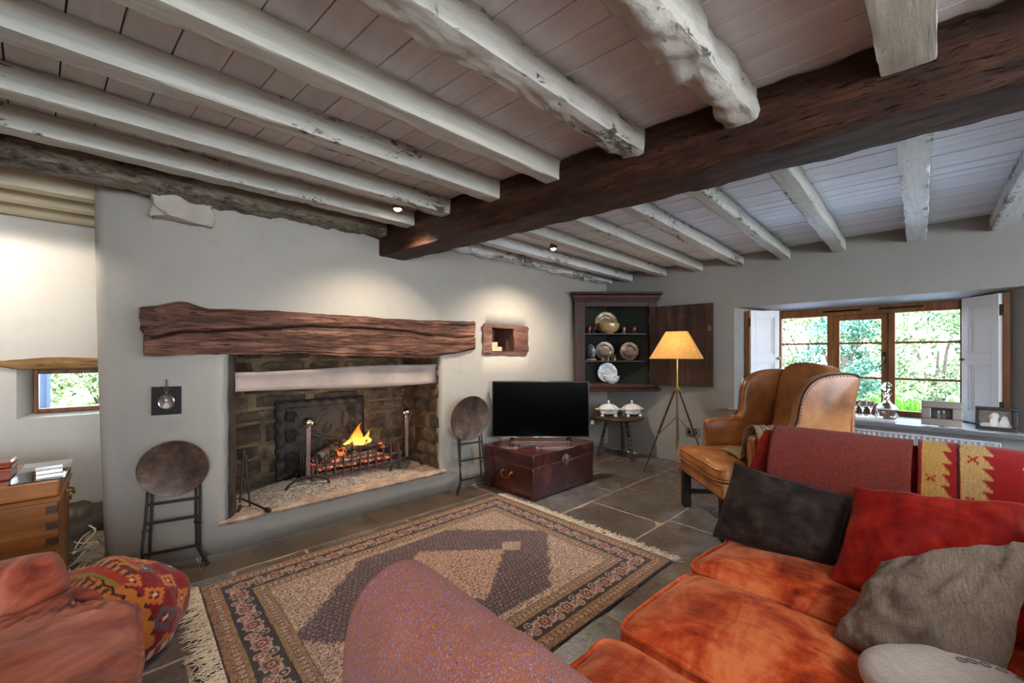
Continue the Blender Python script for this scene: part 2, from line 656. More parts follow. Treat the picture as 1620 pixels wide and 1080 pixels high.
MBULB = emit('lamp_bulb', (1, .72, .4, 1), 30)
MDOWN = emit('downlight_lens', (1, .9, .75, 1), 40)

# floor slate
m = Mt('slate_flags')
v = m.co()
isl = m.n('NewGeometry').outputs['Random Per Island']
a = m.noise(v, 2.2, 6, .6, .5); b = m.noise(v, 9, 8, .7)
col = m.ramp(a, [(.3, S(66, 54, 43)), (.5, S(90, 82, 76)), (.7, S(116, 117, 124))])
col = m.mix(m.rng(isl, 0, 1, 0, .5), col, S(82, 70, 58))
col = m.mix(m.rng(b, .5, .7, 0, .65), col, S(48, 40, 34))
col = m.mix(m.rng(m.noise(v, 26, 5, .7), .62, .76, 0, .4), col, S(176, 164, 150))
m.bump(m.math('ADD', b, m.math('MULTIPLY', a, 1.5)), .35, .012)
MFLOOR = m.set(color=col, rough=m.rng(b, .3, .7, .2, .42), spec=.6)
MMORT = simple('floor_mortar', S(150, 130, 112), .8, 0, .2, 14, 60, .4)
MEDGE = simple('edge_slate', S(78, 64, 50), .4, 0, .35, 5, 30, .4)

# fireplace stones
m = Mt('sooty_stone')
v = m.co()
isl = m.n('NewGeometry').outputs['Random Per Island']
a = m.noise(v, 8, 7, .65)
col = m.ramp(a, [(.3, S(44, 36, 29)), (.52, S(96, 80, 62)), (.75, S(164, 142, 112))])
col = m.mix(m.rng(isl, 0, 1, 0, .8), col, S(40, 34, 29))
m.bump(m.noise(v, 16, 8, .7), 1., .03)
MSTONE = m.set(color=col, rough=.85)
m = Mt('soot_black_stone')
v = m.co()
a = m.noise(v, 8, 7, .65)
col = m.ramp(a, [(.35, S(24, 20, 17)), (.7, S(70, 58, 50))])
m.bump(a, .8, .02)
MSOOT = m.set(color=col, rough=.9)
MSMORT = simple('stone_mortar', S(100, 82, 60), .9, 0, .6, 12, 60, .8)
m = Mt('hearth_stone')
v = m.co()
a = m.noise(v, 12, 7, .7); b = m.noise(v, 50, 4, .7)
col = m.ramp(a, [(.3, S(112, 92, 78)), (.6, S(178, 154, 136)), (.8, S(202, 182, 166))])
col = m.mix(m.rng(b, .6, .7, 0, .7), col, S(66, 56, 50))
m.bump(a, .5, .01)
MHEAR = m.set(color=col, rough=.85)
m = Mt('wood_ash')
v = m.co()
b = m.noise(v, 70, 5, .75); a = m.noise(v, 14, 5)
col = m.ramp(b, [(.35, S(60, 55, 52)), (.5, S(150, 142, 134)), (.68, S(214, 206, 196))])
col = m.mix(m.rng(a, .5, .7, 0, .7), col, S(66, 58, 52))
m.bump(b, 1., .012)
MASH = m.set(color=col, rough=.95)
m = Mt('charred_log')
v = m.co()
b = m.noise(v, 26, 6, .7)
col = m.ramp(b, [(.4, S(26, 22, 20)), (.62, S(92, 84, 78)), (.75, S(150, 142, 136))])
glow = m.rng(m.noise(v, 11, 5, .6), .60, .72)
m.bump(b, 1., .015)
MLOG = m.set(color=col, rough=.95, em=(1, .16, .02, 1), ems=m.math('MULTIPLY', glow, 1.8))
m = Mt('embers')
v = m.co()
b = m.noise(v, 40, 5, .7)
MEMB = m.set(color=m.ramp(b, [(.4, S(40, 34, 30)), (.6, S(120, 110, 100))]), em=m.ramp(b, [(.5, (.0, .0, .0, 1)), (.6, (.9, .12, .02, 1)), (.72, (1, .4, .08, 1))]), ems=1.3, rough=.9)
m = Mt('flame')
g = m.n('SeparateXYZ', {0: m.co()}).outputs[2]
f = m.math('ADD', g, m.math('MULTIPLY', m.math('SUBTRACT', m.noise(m.co((1, 1, .5)), 22, 4), .5), .12))
col = m.ramp(m.rng(f, .0, .22), [(0, (1, .62, .16, 1)), (.3, (1, .45, .06, 1)), (.65, (1, .20, .015, 1)), (1, (.6, .06, .0, 1))])
m.nt.nodes.remove(m.b)
e = m.n('Emission', {0: col, 1: 1.7})
t = m.n('BsdfTransparent')
x = m.n('MixShader', {0: m.rng(m.noise(m.co((1, 1, .4)), 26, 4), .36, .58, .15, .95), 1: t.outputs[0], 2: e.outputs[0]})
m.nt.links.new(x.outputs[0], m.out.inputs[0])
MFLAME = m.m

# garden
def leafmat(name, a, b):
    m = Mt(name)
    isl = m.n('NewGeometry').outputs['Random Per Island']
    c = m.ramp(isl, [(0, a), (1, b)])
    m.nt.nodes.remove(m.b)
    d = m.n('BsdfDiffuse', {'Color': c}); t = m.n('BsdfTranslucent', {'Color': c})
    x = m.n('MixShader', {0: .35, 1: d.outputs[0], 2: t.outputs[0]})
    m.nt.links.new(x.outputs[0], m.out.inputs[0])
    return m.m


ML1 = leafmat('leaf_mid_green', S(40, 66, 36), S(186, 204, 150))
ML2 = leafmat('leaf_blue_green', S(34, 70, 60), S(140, 180, 156))
ML3 = leafmat('leaf_yellow_green', S(78, 98, 44), S(222, 224, 178))
MGR = leafmat('lawn_blades', S(70, 130, 40), S(140, 186, 70))
MBARK = wood('bark', S(60, 50, 40), S(96, 84, 70), S(130, 116, 98), 'z', 1, .9, 1)
MBOUNCE = simple('pale_bounce_ground', S(214, 216, 222), .9, 0, .12, 3, 40, .3)  # for the ground added outside to bounce light
MSOIL = simple('lawn_soil', S(88, 110, 52), .9, 0, .35, 3, 40, .3)
MGW = simple('garden_stone', S(58, 68, 92), .8, 0, .3, 4, 30, .4)
# ================================================================== SHELL
XW, YW = 4.5, 3.0
ZB, ZC = 2.10, 2.20            # joist undersides, ceiling boards

# ---- floor: flagstones over a mortar bed
random.seed(3)
bm = NB()


def flags(x0, x1, y0, y1):
    w, h = x1-x0, y1-y0
    if (w > h and w > .95) or (w <= h and h > .8):
        f = random.uniform(.36, .64)
        if w > h:
            flags(x0, x0+w*f, y0, y1); flags(x0+w*f, x1, y0, y1)
        else:
            flags(x0, x1, y0, y0+h*f); flags(x0, x1, y0+h*f, y1)
        return
    g = .0085
    n = 6
    dz = random.uniform(-.002, .002)
    o = random.random()*9

    def f(u, v):
        x = x0+g+(w-2*g)*u; y = y0+g+(h-2*g)*v
        x += nz((x, y, o), 7)*.006; y += nz((y, x, o), 7)*.006
        e = min(u, 1-u, v, 1-v)
        return Vector((x, y, dz + nz((x, y, 0), 4)*.002 - (.004 if e < .01 else 0)))
    grid(bm, n, n, f)


for q in ((-2.7, .9, -3.3, -1.0), (.9, 4.6, -3.3, -.9), (-2.7, .4, -1.0, 1.2), (.4, 2.4, -.9, 1.2), (2.4, 4.6, -.9, .7), (-2.7, -.2, 1.2, 3.0), (-.2, 2.3, 1.2, 2.72), (2.3, 4.6, .7, 2.0),
          (2.3, 4.6, 2.0, 3.05), (-2.7, -.2, 3.0, 4.3)):
    flags(*q)
floor = struct('floor', bm, MFLOOR, 'worn slate flagstone floor with pale joints', 'floor')
bm = NB()
for i in range(10):      # the long narrow dark slabs along the fireplace wall
    box(bm, -.2+i*.25, -.2+i*.25+.25, 2.72, 3.22, -.02, -.003 + random.uniform(-.002, .002))
obj('edge_slabs', bm, MEDGE, floor, bevel=.003)
bm = NB()
box(bm, -2.75, 4.65, -3.35, 4.4, -.08, -.006)
obj('mortar_bed', bm, MMORT, floor)

# ---- fireplace wall: plaster skin following the bulging plan, with holes
FX0, FX1, FZ0, FZ1 = .45, 1.98, .19, 1.22        # hearth opening
NX0, NX1, NZ0, NZ1 = 2.45, 3.03, 1.205, 1.475    # keeping hole


def wy(x):          # plan line of the wall face
    if x > .45:
        return 3.0
    t = (.45-x)/.53
    return 3.0 + .165*min(t, 1)**1.3


path = []           # (x, y, s)
xs = [4.52] + [NX1, NX0, FX1, FX0]
fine = sorted(set([round(-.04+.06*i, 3) for i in range(77)] + xs), reverse=True)
fine = [x for x in fine if not any(0 < abs(x-q) < .02 for q in xs)]
for x in fine:
    path.append((x, wy(x)))
for k in range(1, 7):       # rounded end of the chimney breast
    a = PI/2*k/6
    path.append((-.04 - .095*math.sin(a), 3.165 + .085*(1-math.cos(a))))
for y in (3.35, 3.6, 3.9, 4.15):
    path.append((-.138, y))
zs = sorted(set([0, .1, FZ0, .4, .6, .8, 1.0, NZ0, FZ1, 1.35, NZ1, 1.6, 1.75, 1.9, 2.05, 2.24]))
bm = NB()
rows = []
for z in zs:
    row = []
    for i, (x, y) in enumerate(path):
        hole = (FX0-.01 <= x <= FX1+.01 and z <= FZ1+.01) or (NX0-.01 <= x <= NX1+.01 and NZ0-.01 <= z <= NZ1+.01)
        d = 0 if hole else fbm((x, y, z), 1.6, 3)*.016
        ln = -.05*max(0, 1-z/2.2)**1.5 if x < .1 else 0
        ln *= max(0, min(1, (.1-x)/.12))
        row.append(bm.verts.new((x - ln*.9, y - d, z)))
    rows.append(row)
for j in range(len(zs)-1):
    zc = (zs[j]+zs[j+1])/2
    for i in range(len(path)-1):
        xc = (path[i][0]+path[i+1][0])/2
        if path[i][1] < 3.1 and ((FX0 < xc < FX1 and FZ0 < zc < FZ1) or (NX0 < xc < NX1 and NZ0 < zc < NZ1)):
            continue
        bm.faces.new((rows[j][i+1], rows[j][i], rows[j+1][i], rows[j+1][i+1]))
for f in bm.faces:
    f.normal_update()
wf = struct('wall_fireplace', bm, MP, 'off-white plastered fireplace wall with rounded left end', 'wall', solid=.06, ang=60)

# ---- window wall
WY0, WY1, WZ0, WZ1 = -.40, 1.49, .62, 1.67
OY0, OY1, OZ0, OZ1 = -.12, 1.22, .66, 1.635
XO = 4.86
bm = NB()


def wallsheet(bm, xw, ys, zs, hole, nrm=0):
    V = {}
    for y in ys:
        for z in zs:
            inh = hole[0]-.01 <= y <= hole[1]+.01 and hole[2]-.01 <= z <= hole[3]+.01
            V[y, z] = bm.verts.new((xw + (0 if inh else fbm((xw, y, z), 1.5, 8)*.012), y, z))
    for a, b in zip(ys, ys[1:]):
        for c, d in zip(zs, zs[1:]):
            if hole[0] < (a+b)/2 < hole[1] and hole[2] < (c+d)/2 < hole[3]:
                continue
            bm.faces.new((V[a, c], V[b, c], V[b, d], V[a, d]))
    return V


ys = [-3.3, -2.6, -2, -1.4, -.9, WY0, -.1, .3, .7, 1.1, WY1, 1.75, 2.0, 2.3, 2.6, 3.02]
zz = [0, .2, .4, WZ0, .9, 1.2, 1.45, WZ1, 1.8, 1.95, 2.24]
V = wallsheet(bm, XW, ys, zz, (WY0, WY1, WZ0, WZ1))
# splayed reveal
rim_i = [(WY0, WZ0), (WY1, WZ0), (WY1, WZ1), (WY0, WZ1)]
rim_o = [(OY0, OZ0), (OY1, OZ0), (OY1, OZ1), (OY0, OZ1)]
vi = [bm.verts.new((XW, a, b)) for a, b in rim_i]
vo = [bm.verts.new((XO, a, b)) for a, b in rim_o]
vx = [bm.verts.new((XO+.12, a, b)) for a, b in rim_o]
for k in range(4):
    bm.faces.new((vi[k], vi[(k+1) % 4], vo[(k+1) % 4], vo[k]))
    bm.faces.new((vo[k], vo[(k+1) % 4], vx[(k+1) % 4], vx[k]))
wallsheet(bm, XO+.12, [-3.4, OY0, OY1, 4.4], [-.1, OZ0, OZ1, 2.3], (OY0, OY1, OZ0, OZ1))
weld(bm, 1e-4)
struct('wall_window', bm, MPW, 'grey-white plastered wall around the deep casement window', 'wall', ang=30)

# ---- other walls (behind the camera), with windows that let daylight in
bm = NB()
for (x0, x1, z0, z1) in ((-2.75, -1.9, 0, 2.24), (-1.9, .9, 0, .85), (-1.9, .9, 1.9, 2.24), (.9, 1.7, 0, 2.24), (1.7, 3.9, 0, .85), (1.7, 3.9, 1.9, 2.24), (3.9, 4.62, 0, 2.24)):
    box(bm, x0, x1, -3.55, -3.25, z0, z1)
struct('wall_back', bm, MPW, 'plastered wall behind the sofa with two windows', 'wall')
bm = NB()
box(bm, -2.9, -2.6, -3.4, 4.4, 0, 2.3)
struct('wall_left', bm, MPW, 'plastered left wall of the room', 'wall')
# alcove back wall with small deep window
AX0, AX1, AZ0, AZ1 = -.52, .0, .78, 1.105
bm = NB()
ax = [-2.7, -2.0, -1.5, -1.0, -.75, AX0, AX1, .1]
az = [0, .2, .45, AZ0, AZ1, 1.3, 1.6, 1.9, 2.24]
Va = {}
for x in ax:
    for z in az:
        inh = AX0-.01 < x < AX1+.01 and AZ0-.01 < z < AZ1+.01
        Va[x, z] = bm.verts.new((x, 4.1 + (0 if inh else fbm((x, 4, z), 1.5, 2)*.015), z))
for a, b in zip(ax, ax[1:]):
    for c, d in zip(az, az[1:]):
        if AX0 < (a+b)/2 < AX1 and AZ0 < (c+d)/2 < AZ1:
            continue
        bm.faces.new((Va[a, c], Va[b, c], Va[b, d], Va[a, d]))
r_i = [(AX0, AZ0), (AX1, AZ0), (AX1, AZ1), (AX0, AZ1)]
r_o = [(AX0+.06, AZ0+.02), (AX1, AZ0+.02), (AX1, AZ1-.01), (AX0+.06, AZ1-.01)]
A = [bm.verts.new((x, 4.1, z)) for x, z in r_i]; B = [bm.verts.new((x, 4.24, z)) for x, z in r_o]; B2 = [bm.verts.new((x, 4.42, z)) for x, z in r_o]
for k in range(4):
    bm.faces.new((A[k], A[(k+1) % 4], B[(k+1) % 4], B[k])); bm.faces.new((B[k], B[(k+1) % 4], B2[(k+1) % 4], B2[k]))
for (x0, x1, z0, z1) in ((-2.75, AX0+.06, -.1, 2.3), (AX1, .2, -.1, 2.3), (AX0+.06, AX1, -.1, AZ0+.02), (AX0+.06, AX1, AZ1-.01, 2.3)):
    vs = [bm.verts.new((x, 4.42, z)) for x, z in ((x0, z0), (x1, z0), (x1, z1), (x0, z1))]
    bm.faces.new(vs)
weld(bm, 1e-4)
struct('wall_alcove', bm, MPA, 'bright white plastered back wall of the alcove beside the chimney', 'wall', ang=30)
# rough stone footing in the alcove
bm = NB()
def foot(u, v):
    x = -.9 + .78*u
    y, z = [(4.09, .19), (4.02, .17), (3.97, .06), (3.96, -.005)][round(v*3)]
    d = fbm((x*1.5, y, z), 6, 4)*.035
    return Vector((x, y + d, z + (d if v < .9 else 0)))
grid(bm, 30, 3, foot)
struct('trim_1', bm, MEDGE, 'rough brown stone footing along the alcove wall', 'stone footing', ang=60)

# ---- ceiling: boards with open joints under a dark slab
def board_run(x0, x1, wmin, wmax, seed, shift=0):
    bm = NB()
    random.seed(seed)
    x = x0
    while x < x1 - .02:
        w = min(random.uniform(wmin, wmax), x1-x)
        dz = random.uniform(-.002, .002)
        # boards run along the beam
        vs = box(bm, x, x+w-.0045, -3.3, 4.3, ZC+dz, ZC+.022)
        for v in vs:
            v.co.x = max(-2.9, min(4.9, v.co.x - .11*(v.co.y-3)))
        x += w
    return bm


ceil = struct('ceiling', board_run(-3.5, 1.50, .108, .132, 5), MCB, 'pale grey painted ceiling boards with dark joints', 'ceiling', bevel=.002)
# boards beyond the beam: window daylight put into their whiter colour
obj('daylit_boards', board_run(1.50, 4.56, .085, .125, 6), MCB2, ceil, bevel=.002, label='whiter ceiling boards beyond the beam with window daylight in their colour')
bm = NB()
box(bm, -2.95, 5.0, -3.6, 4.45, ZC+.0225, ZC+.12)
obj('dark_backing', bm, MGAP, ceil)

# ---- main beam, slightly askew
BD = Vector((-.1237, .992, 0))              # its run towards the fireplace wall
bp = lambda y: Vector((1.525 + .125*(3-y), y, ZC-.003))
bm = NB()
timber(bm, bp(3.06), bp(-1.6), .228, .245, .008, .008, 170, 11.)
bmb = struct('ceiling_beam', bm, MOAK, 'massive dark oak main beam crossing the white ceiling', 'beam', ang=36)
bm = NB()
timber(bm, bp(3.04)+Vector((.125, 0, -.0)), bp(-1.6)+Vector((.125, 0, 0)), .05, .07, .006, .01, 90, 5.)
obj('white_edge_strip', bm, MJF, bmb)

# ---- joists.  (y at the beam, width, depth, material, roughness, roundness, colour words)
JO = [(2.605, .092, .098, MJ, .005, 0, 'thin pale joist next to the wall log, in front of the beam'),
      (2.235, .09, .10, MJ, .005, 0, 'second joist from the fireplace wall, chipped white paint, in front of the beam'),
      (1.81, .085, .105, MJ, .006, 0, 'third joist from the fireplace wall with a dark knot, in front of the beam'),
      (1.402, .082, .108, MJS, .004, 0, 'clean sawn joist with visible grain, fourth from the fireplace wall, in front of the beam'),
      (.972, .105, .112, MJR, .008, .22, 'thick rough joist with pitted paint, fifth from the fireplace wall'),
      (.545, .12, .122, MJR, .015, .5, 'gnarled bark-like joist ending at the beam with twisted lumps'),
      (.085, .125, .11, MJS, .005, 0, 'smooth wide joist overhead at the top right of the ceiling'),
      (-.38, .11, .11, MJ, .006, 0, None), (-.85, .11, .11, MJ, .006, 0, None), (-1.3, .11, .11, MJ, .006, 0, None)]
for i, (y, w, h, mt, rg, rd, lb) in enumerate(JO):
    bm = NB()
    xe = 1.412 + .125*(3-y) + .01
    z0 = ZC - .001
    timber(bm, (-2.62, y, z0), (xe, y, z0), w, h, rg, .004, 170 if lb else 30, i*3.3, round_=rd)
    jo = struct('ceiling_joist', bm, mt, lb or 'painted joist behind the camera', 'joist', ang=60 if rd else 36)
    if not lb:
        jo['group'] = 'joists behind the camera'
JF = [(2.60, .09, .085, 'flaking joist nearest the corner cabinet, behind the beam'),
      (2.17, .09, .085, 'white joist beyond the beam with a bright downlight beside it'),
      (1.76, .085, .085, 'white joist above the open cabinet door, beyond the beam'),
      (1.36, .085, .09, 'white joist ending on the window wall above the lamp'),
      (.96, .08, .09, 'white joist ending over the left shutter of the window'),
      (.56, .09, .095, 'white joist ending over the middle of the window'),
      (.085, .11, .095, 'flaking joist ending over the right half of the window'),
      (-.34, .11, .10, 'flaking joist at the far right over the right shutter'),
      (-.85, .1, .1, None), (-1.4, .1, .1, None)]
for i, (y, w, h, lb) in enumerate(JF):
    bm = NB()
    xs_ = 1.65 + .125*(3-y) + .02
    sl = .045
    timber(bm, (xs_, y, ZC-.001), (XW+.02, y+.085, ZC-.001-.02), w, h, .005, .004, 90 if lb else 20, 40+i*2.1)
    jo = struct('ceiling_joist', bm, MJF if i in (0, 6, 7) else MJ, lb or 'painted joist behind the sofa', 'joist', ang=36)
    if not lb:
        jo['group'] = 'joists behind the sofa'
# log on the wall head
bm = NB()
timber(bm, (-2.6, 2.985, 2.212), (1.42, 2.985, 2.235), .20, .145, .02, .02, 190, 71., round_=.75)
struct('ceiling_joist', bm, MJL, 'grimy old log lying along the top of the fireplace wall', 'log beam', ang=70)
bm = NB()
timber(bm, (1.66, 2.96, 2.235), (4.45, 2.95, 2.20), .15, .12, .02, .02, 120, 83., round_=.75)
struct('ceiling_joist', bm, MJF, 'crooked whitewashed log along the wall top towards the corner cabinet', 'log beam', ang=70)
# alcove joists
for i, (y, lb) in enumerate(((3.32, 'cream joist nearest the log over the alcove'), (3.62, 'cream middle joist over the alcove'), (3.93, 'cream joist against the back wall of the alcove'))):
    bm = NB()
    box(bm, -2.6, -.125, y, y+.09, 2.075, 2.199)
    struct('ceiling_joist', bm, MJC, lb, 'joist', bevel=.004)
# corbel stone under the log
bm = NB()
bmesh.ops.create_icosphere(bm, subdivisions=4, radius=1)
for v in bm.verts:
    c = v.co
    c = Vector((max(-.85, min(.85, c.x*1.2)), max(-.7, min(.9, c.y)), max(-.75, min(.8, c.z*1.2))))
    c *= 1 + fbm(c, 1.7, 5)*.22
    v.co = Vector((c.x*.15, c.y*.11, c.z*.10 - c.x*.012))
for v in bm.verts:
    v.co += Vector((.235, 3.04, 2.035))
st = struct('trim_2', bm, simple('painted_stone', S(168, 160, 147), .7, 0, .15, 8, 20, .5), 'lumpy painted corbel stone under the log', 'corbel stone', ang=35)

# ================================================================== FIREPLACE
YB = 3.62
def stone_wall(bm, L, H, f, seed, courses=(.09, .15), lens=(.16, .36), gap=.006, proud=.02):
    rnd = random.Random(seed)
    z = 0
    while z < H - .02:
        h = min(rnd.uniform(*courses), H-z)
        if H - z - h < .05:
            h = H-z
        x = 0
        while x < L - .01:
            w = min(rnd.uniform(*lens), L-x)
            if L-x-w < .08:
                w = L-x
            d = rnd.uniform(.3, 1)*proud
            o = rnd.random()*20
            n = 5
            vs = {}
            def q(u, v):
                e = min(u, 1-u, v, 1-v)
                xx = x+gap+(w-2*gap)*u; zzv = z+gap+(h-2*gap)*v
                xx += nz((xx*9, zzv*9, o))*.007; zzv += nz((zzv*9, xx*9, o+3))*.009
                dep = -.01 if e < .01 else d + nz((xx*14, zzv*14, o))*.007
                return f(xx, zzv, dep)
            grid(bm, n, n, q)
            x += w
        z += h

fp = thing('fireplace', 'wide open stone hearth sunk into the plastered chimney wall', 'fireplace', (0, 0, 0))
fp['kind'] = 'structure'
bm = NB()
stone_wall(bm, 1.72, 1.2, lambda x, z, d: Vector((.36+x, YB-d, .17+z+.012*nz((x*3, z*2, 7)))), 3, (.07, .17), (.12, .46), .004, .028)
obj('stone_back', bm, MSTONE, fp, ang=50)
bm = NB()
stone_wall(bm, .66, 1.2, lambda x, z, d: Vector((1.975-d-.03*x, 3.012+x, .17+z)), 9, lens=(.14, .3))
obj('stone_cheek', bm, MSTONE, fp, ang=50)
bm = NB()
stone_wall(bm, .57, 1.2, lambda x, z, d: Vector((.455+d-.06*x, YB+.03-x, .17+z)), 12, lens=(.14, .3))
obj('stone_cheek', bm, MSOOT, fp, ang=50)
bm = NB()
box(bm, .3, 2.06, YB+.002, YB+.03, .15, 1.45)
box(bm, 1.977, 2.0, 3.07, YB+.02, .15, 1.45)
box(bm, .40, .452, 3.07, YB+.02, .15, 1.45)
obj('mortar', bm, MSMORT, fp)
bm = NB()
box(bm, .3, 2.06, 3.07, YB+.05, 1.4, 1.46)
obj('flue_ceiling', bm, MGAP, fp)
# ragged dark jamb at the left mouth of the hearth
bm = NB()
def jam(u, v):
    z = .19 + 1.02*v
    a = u
    x = .447 + .055*a + nz((z*7, a, 1))*.012 * (1 if u > .2 else .5)
    y = 2.99 - .0 + .09*a*a + nz((z*11, a*3, 4))*.008
    return Vector((x, y, z))
grid(bm, 6, 40, jam)
obj('jamb_stone', bm, MSOOT, fp, ang=60)
# hearth slab
bm = NB()
def hs(u, v):
    x = .40 + 1.62*u
    e = nz((x*9, 2, 1))*.008 + nz((x*30, 4, 1))*.004
    pts = [(2.985+e, .165), (2.975+e, .185), (2.985+e, .2), (3.05, .203), (3.3, .2), (3.64, .2)]
    y, z = pts[round(v*5)]
    return Vector((x, y, z + nz((x*10, y*10, 2))*.004))
grid(bm, 60, 5, hs)
obj('hearth_slab', bm, MHEAR, fp, ang=45)
# smoke board under the lintel
bm = NB()
def sb(u, v):
    x = .475 + 1.49*u
    lo = .955 + .01*math.sin(x*3) + nz((x*6, 0, 0))*.004; hi = 1.085 + .03*u + .006*math.sin(x*5+1)
    return Vector((x, 3.05 + .015*math.sin(PI*v), lo+(hi-lo)*v))
grid(bm, 40, 5, sb)
obj('smoke_board', bm, MPLATEW, fp, solid=.012, label='pale grey smoke board across the top of the hearth')

# lintel beam
bm = NB()
def lint(u, v):
    x0, x1 = .05, 2.335
    x = x0 + (x1-x0)*u
    top = 1.452 + .035*math.exp(-((x-.22)/.09)**2) + .055*u + .012*math.sin(x*2.6) - .0
    bot = 1.19 + .02*math.sin(x*2.1+.6) + (.06*max(0, u-.78)/.22) + (-.012 if u < .3 else 0)
    top += fbm((x, 1, 1), 5, 3)*.008; bot += fbm((x, 1, 5), 5, 3)*.010
    # walk round the section: front upwards, over the top, down the back, under
    if v < .62:
        c, s_ = 1, -1 + 2*v/.62
    elif v < .72:
        c, s_ = 1 - 2*(v-.62)/.10, 1
    elif v < .9:
        c, s_ = -1, 1 - 2*(v-.72)/.18
    else:
        c, s_ = -1 + 2*(v-.9)/.10, -1
    rr_ = max(0, abs(c)+abs(s_)-1.86)/.14
    z = (top+bot)/2 + (top-bot)/2*s_*(1-.05*rr_)
    y = 3.03 - (.055 if c > 0 else .06)*c*(1-.18*rr_)
    p = Vector((x, y, z))
    d = fbm((x*.9, y*6, z*7), 2.5, 7)*.014
    if c > .2:
        q = (z-bot)/(top-bot)
        l0 = .30 + .42*min(1, u/.38) - .22*max(0, u-.45)/.55 + .05*math.sin(x*5)
        d += -.018*math.exp(-((q - l0)/.03)**2)
    p.y -= d*(1 if c > 0 else 0)
    return p
grid(bm, 300, 120, lint, cv=True)
weld(bm)
bmesh.ops.holes_fill(bm, edges=[e for e in bm.edges if e.is_boundary])
ck = bm.verts.layers.float.new('crack')
for v in bm.verts:
    x, z = v.co.x, v.co.z
    u = (x-.05)/2.285
    top = 1.452 + .035*math.exp(-((x-.22)/.09)**2) + .055*u + .012*math.sin(x*2.6)
    bot = 1.19 + .02*math.sin(x*2.1+.6) + (.06*max(0, u-.78)/.22) + (-.012 if u < .3 else 0)
    q = (z-bot)/(top-bot)
    l0 = .30 + .42*min(1, u/.38) - .22*max(0, u-.45)/.55 + .05*math.sin(x*5)
    wv = .035*fbm((x*3, 1, 1), 2, 2)
    v[ck] = .95*math.exp(-((q-l0-wv*.3)/(.040-.02*u))**2) + .75*math.exp(-((q-l0-.20-wv)/.018)**2)*max(0, math.sin(x*2.3+1)) + .7*math.exp(-((q-l0+.22+wv)/.018)**2)*max(0, math.sin(x*3.1))
for v in bm.verts:          # raked, broken left end
    if v.co.x < .06:
        v.co.x += .012*nz((v.co.y*20, v.co.z*14, 3)) + (.03 if v.co.z < 1.33 else 0)
tag(obj('lintel_beam', bm, MMAN, ang=55), 'rugged cracked brown oak lintel beam over the hearth', 'lintel', None, 'structure')

# fireback
fb = thing('fireback', 'cast iron fireback with raised scroll relief leaning behind the fire', 'fireback', (0, .015, 0))
bm = NB()
def fbk(u, v):
    x = .84 + .70*u; z = .205 + .625*v
    uu, vv = (u-.5)*2, (v-.5)*2
    e = max(abs(uu), abs(vv))
    d = .03
    if e > .78:
        d += .012*(1 if .82 < e < .96 else 0)
        d += .006*math.sin(uu*22)*math.sin(vv*20)
    else:
        r = math.hypot(uu, vv*.9); a = math.atan2(vv, uu)
        d += .012*max(0, math.sin(r*14 + 2*math.sin(a*4)))*max(0, 1-r*.9) + .006*fbm((uu, vv, 0), 5, 2)
    return Vector((x, YB-.055-d + .03*v, z))
grid(bm, 90, 80, fbk)
obj('plate', bm, MIRON, fb, solid=.02, ang=60)
for sx in (-1, 1):      # raised scrolls
    for zc, rr in ((.36, .075), (.55, .06), (.70, .05)):
        bm = NB()
        pts = []
        for k in range(26):
            a = k/25*PI*3.2
            r = rr*(1 - k/25*.75)
            pts.append((1.19 + sx*(.24 - r*math.cos(a)*.8), YB-.096+.03*(zc-.2), zc + r*math.sin(a)))
        tube(bm, pts, .009, 6)
        obj('scroll', bm, MIRON, fb)

# andirons
def andiron(x, label, ball_z):
    t = thing('andiron', label, 'andiron', (x, 3.2, .205), 0, 'pair of andirons in the hearth')
    bm = NB()
    n = 10
    bar(bm, (0, 0, .095), (0, 0, .25), .03, .016)
    bar(bm, (0, 0, .25), (0, .0, .46), .03, .016)
    obj('post', bm, MGRIP, t, bevel=.003)
    bm = NB()
    lathe(bm, [(0, -.036)] + [(.036*math.sin(PI*k/12), -.036*math.cos(PI*k/12)) for k in range(1, 12)] + [(0, .036)], 20, Matrix.Translation((0, 0, .495)))
    tube(bm, [(0, 0, .455), (0, 0, .463)], .016, 12)
    obj('ball', bm, MSTEEL, t)
    bm = NB()
    pts = [(.15*math.cos(PI*k/16)*-1, -.005*math.sin(PI*k/16), .008 + .095*math.sin(PI*k/16)**.8) for k in range(17)]
    tube(bm, pts, [.009]*17, 8)
    obj('foot', bm, MIRON, t)
    bm = NB()
    bar(bm, (0, .01, .115), (0, .28, .085), .022, .02)
    bar(bm, (0, .28, .085), (0, .28, .0), .022, .02)
    obj('rail', bm, MIRON, t, bevel=.003)
    return t
a1 = andiron(.962, 'left steel andiron with polished ball and arched foot', .7)
a2 = dup(a1, (1.765, 3.215, .205), .0, 'right steel andiron with polished ball and arched foot')

# fire basket
bk = thing('fire_basket', 'wrought iron fire basket with upright spikes holding the burning wood', 'fire basket', (1.365, 3.40, .212))
bm = NB()
for y, x in ((-.15, .36), (.13, .36)):
    bar(bm, (-x, y, .075), (x, y, .075), .012, .02)
    bar(bm, (-x, y, .14), (x, y, .14), .012, .024)
for s in (-1, 1):
    for z in (.075, .14):
        bar(bm, (s*.36, -.15, z), (s*.36, .13, z), .012, .02)
    for q in (-1, 1):
        bar(bm, (s*.355, q*.14-.01, 0), (s*.355, q*.14-.01, .15), .02, .02)
for k in range(9):
    bar(bm, (-.28+.07*k, -.15, .075), (-.28+.07*k, .13, .075), .014, .01)
obj('frame', bm, MBSK, bk, bevel=.002)
for k in range(11):
    bm = NB()
    x = -.33 + .066*k
    lathe(bm, [(.0075, .05), (.0075, .17), (.009, .185), (.0, .225)], 6, Matrix.Translation((x, -.165, 0)))
    obj('spike', bm, MBSK, bk)
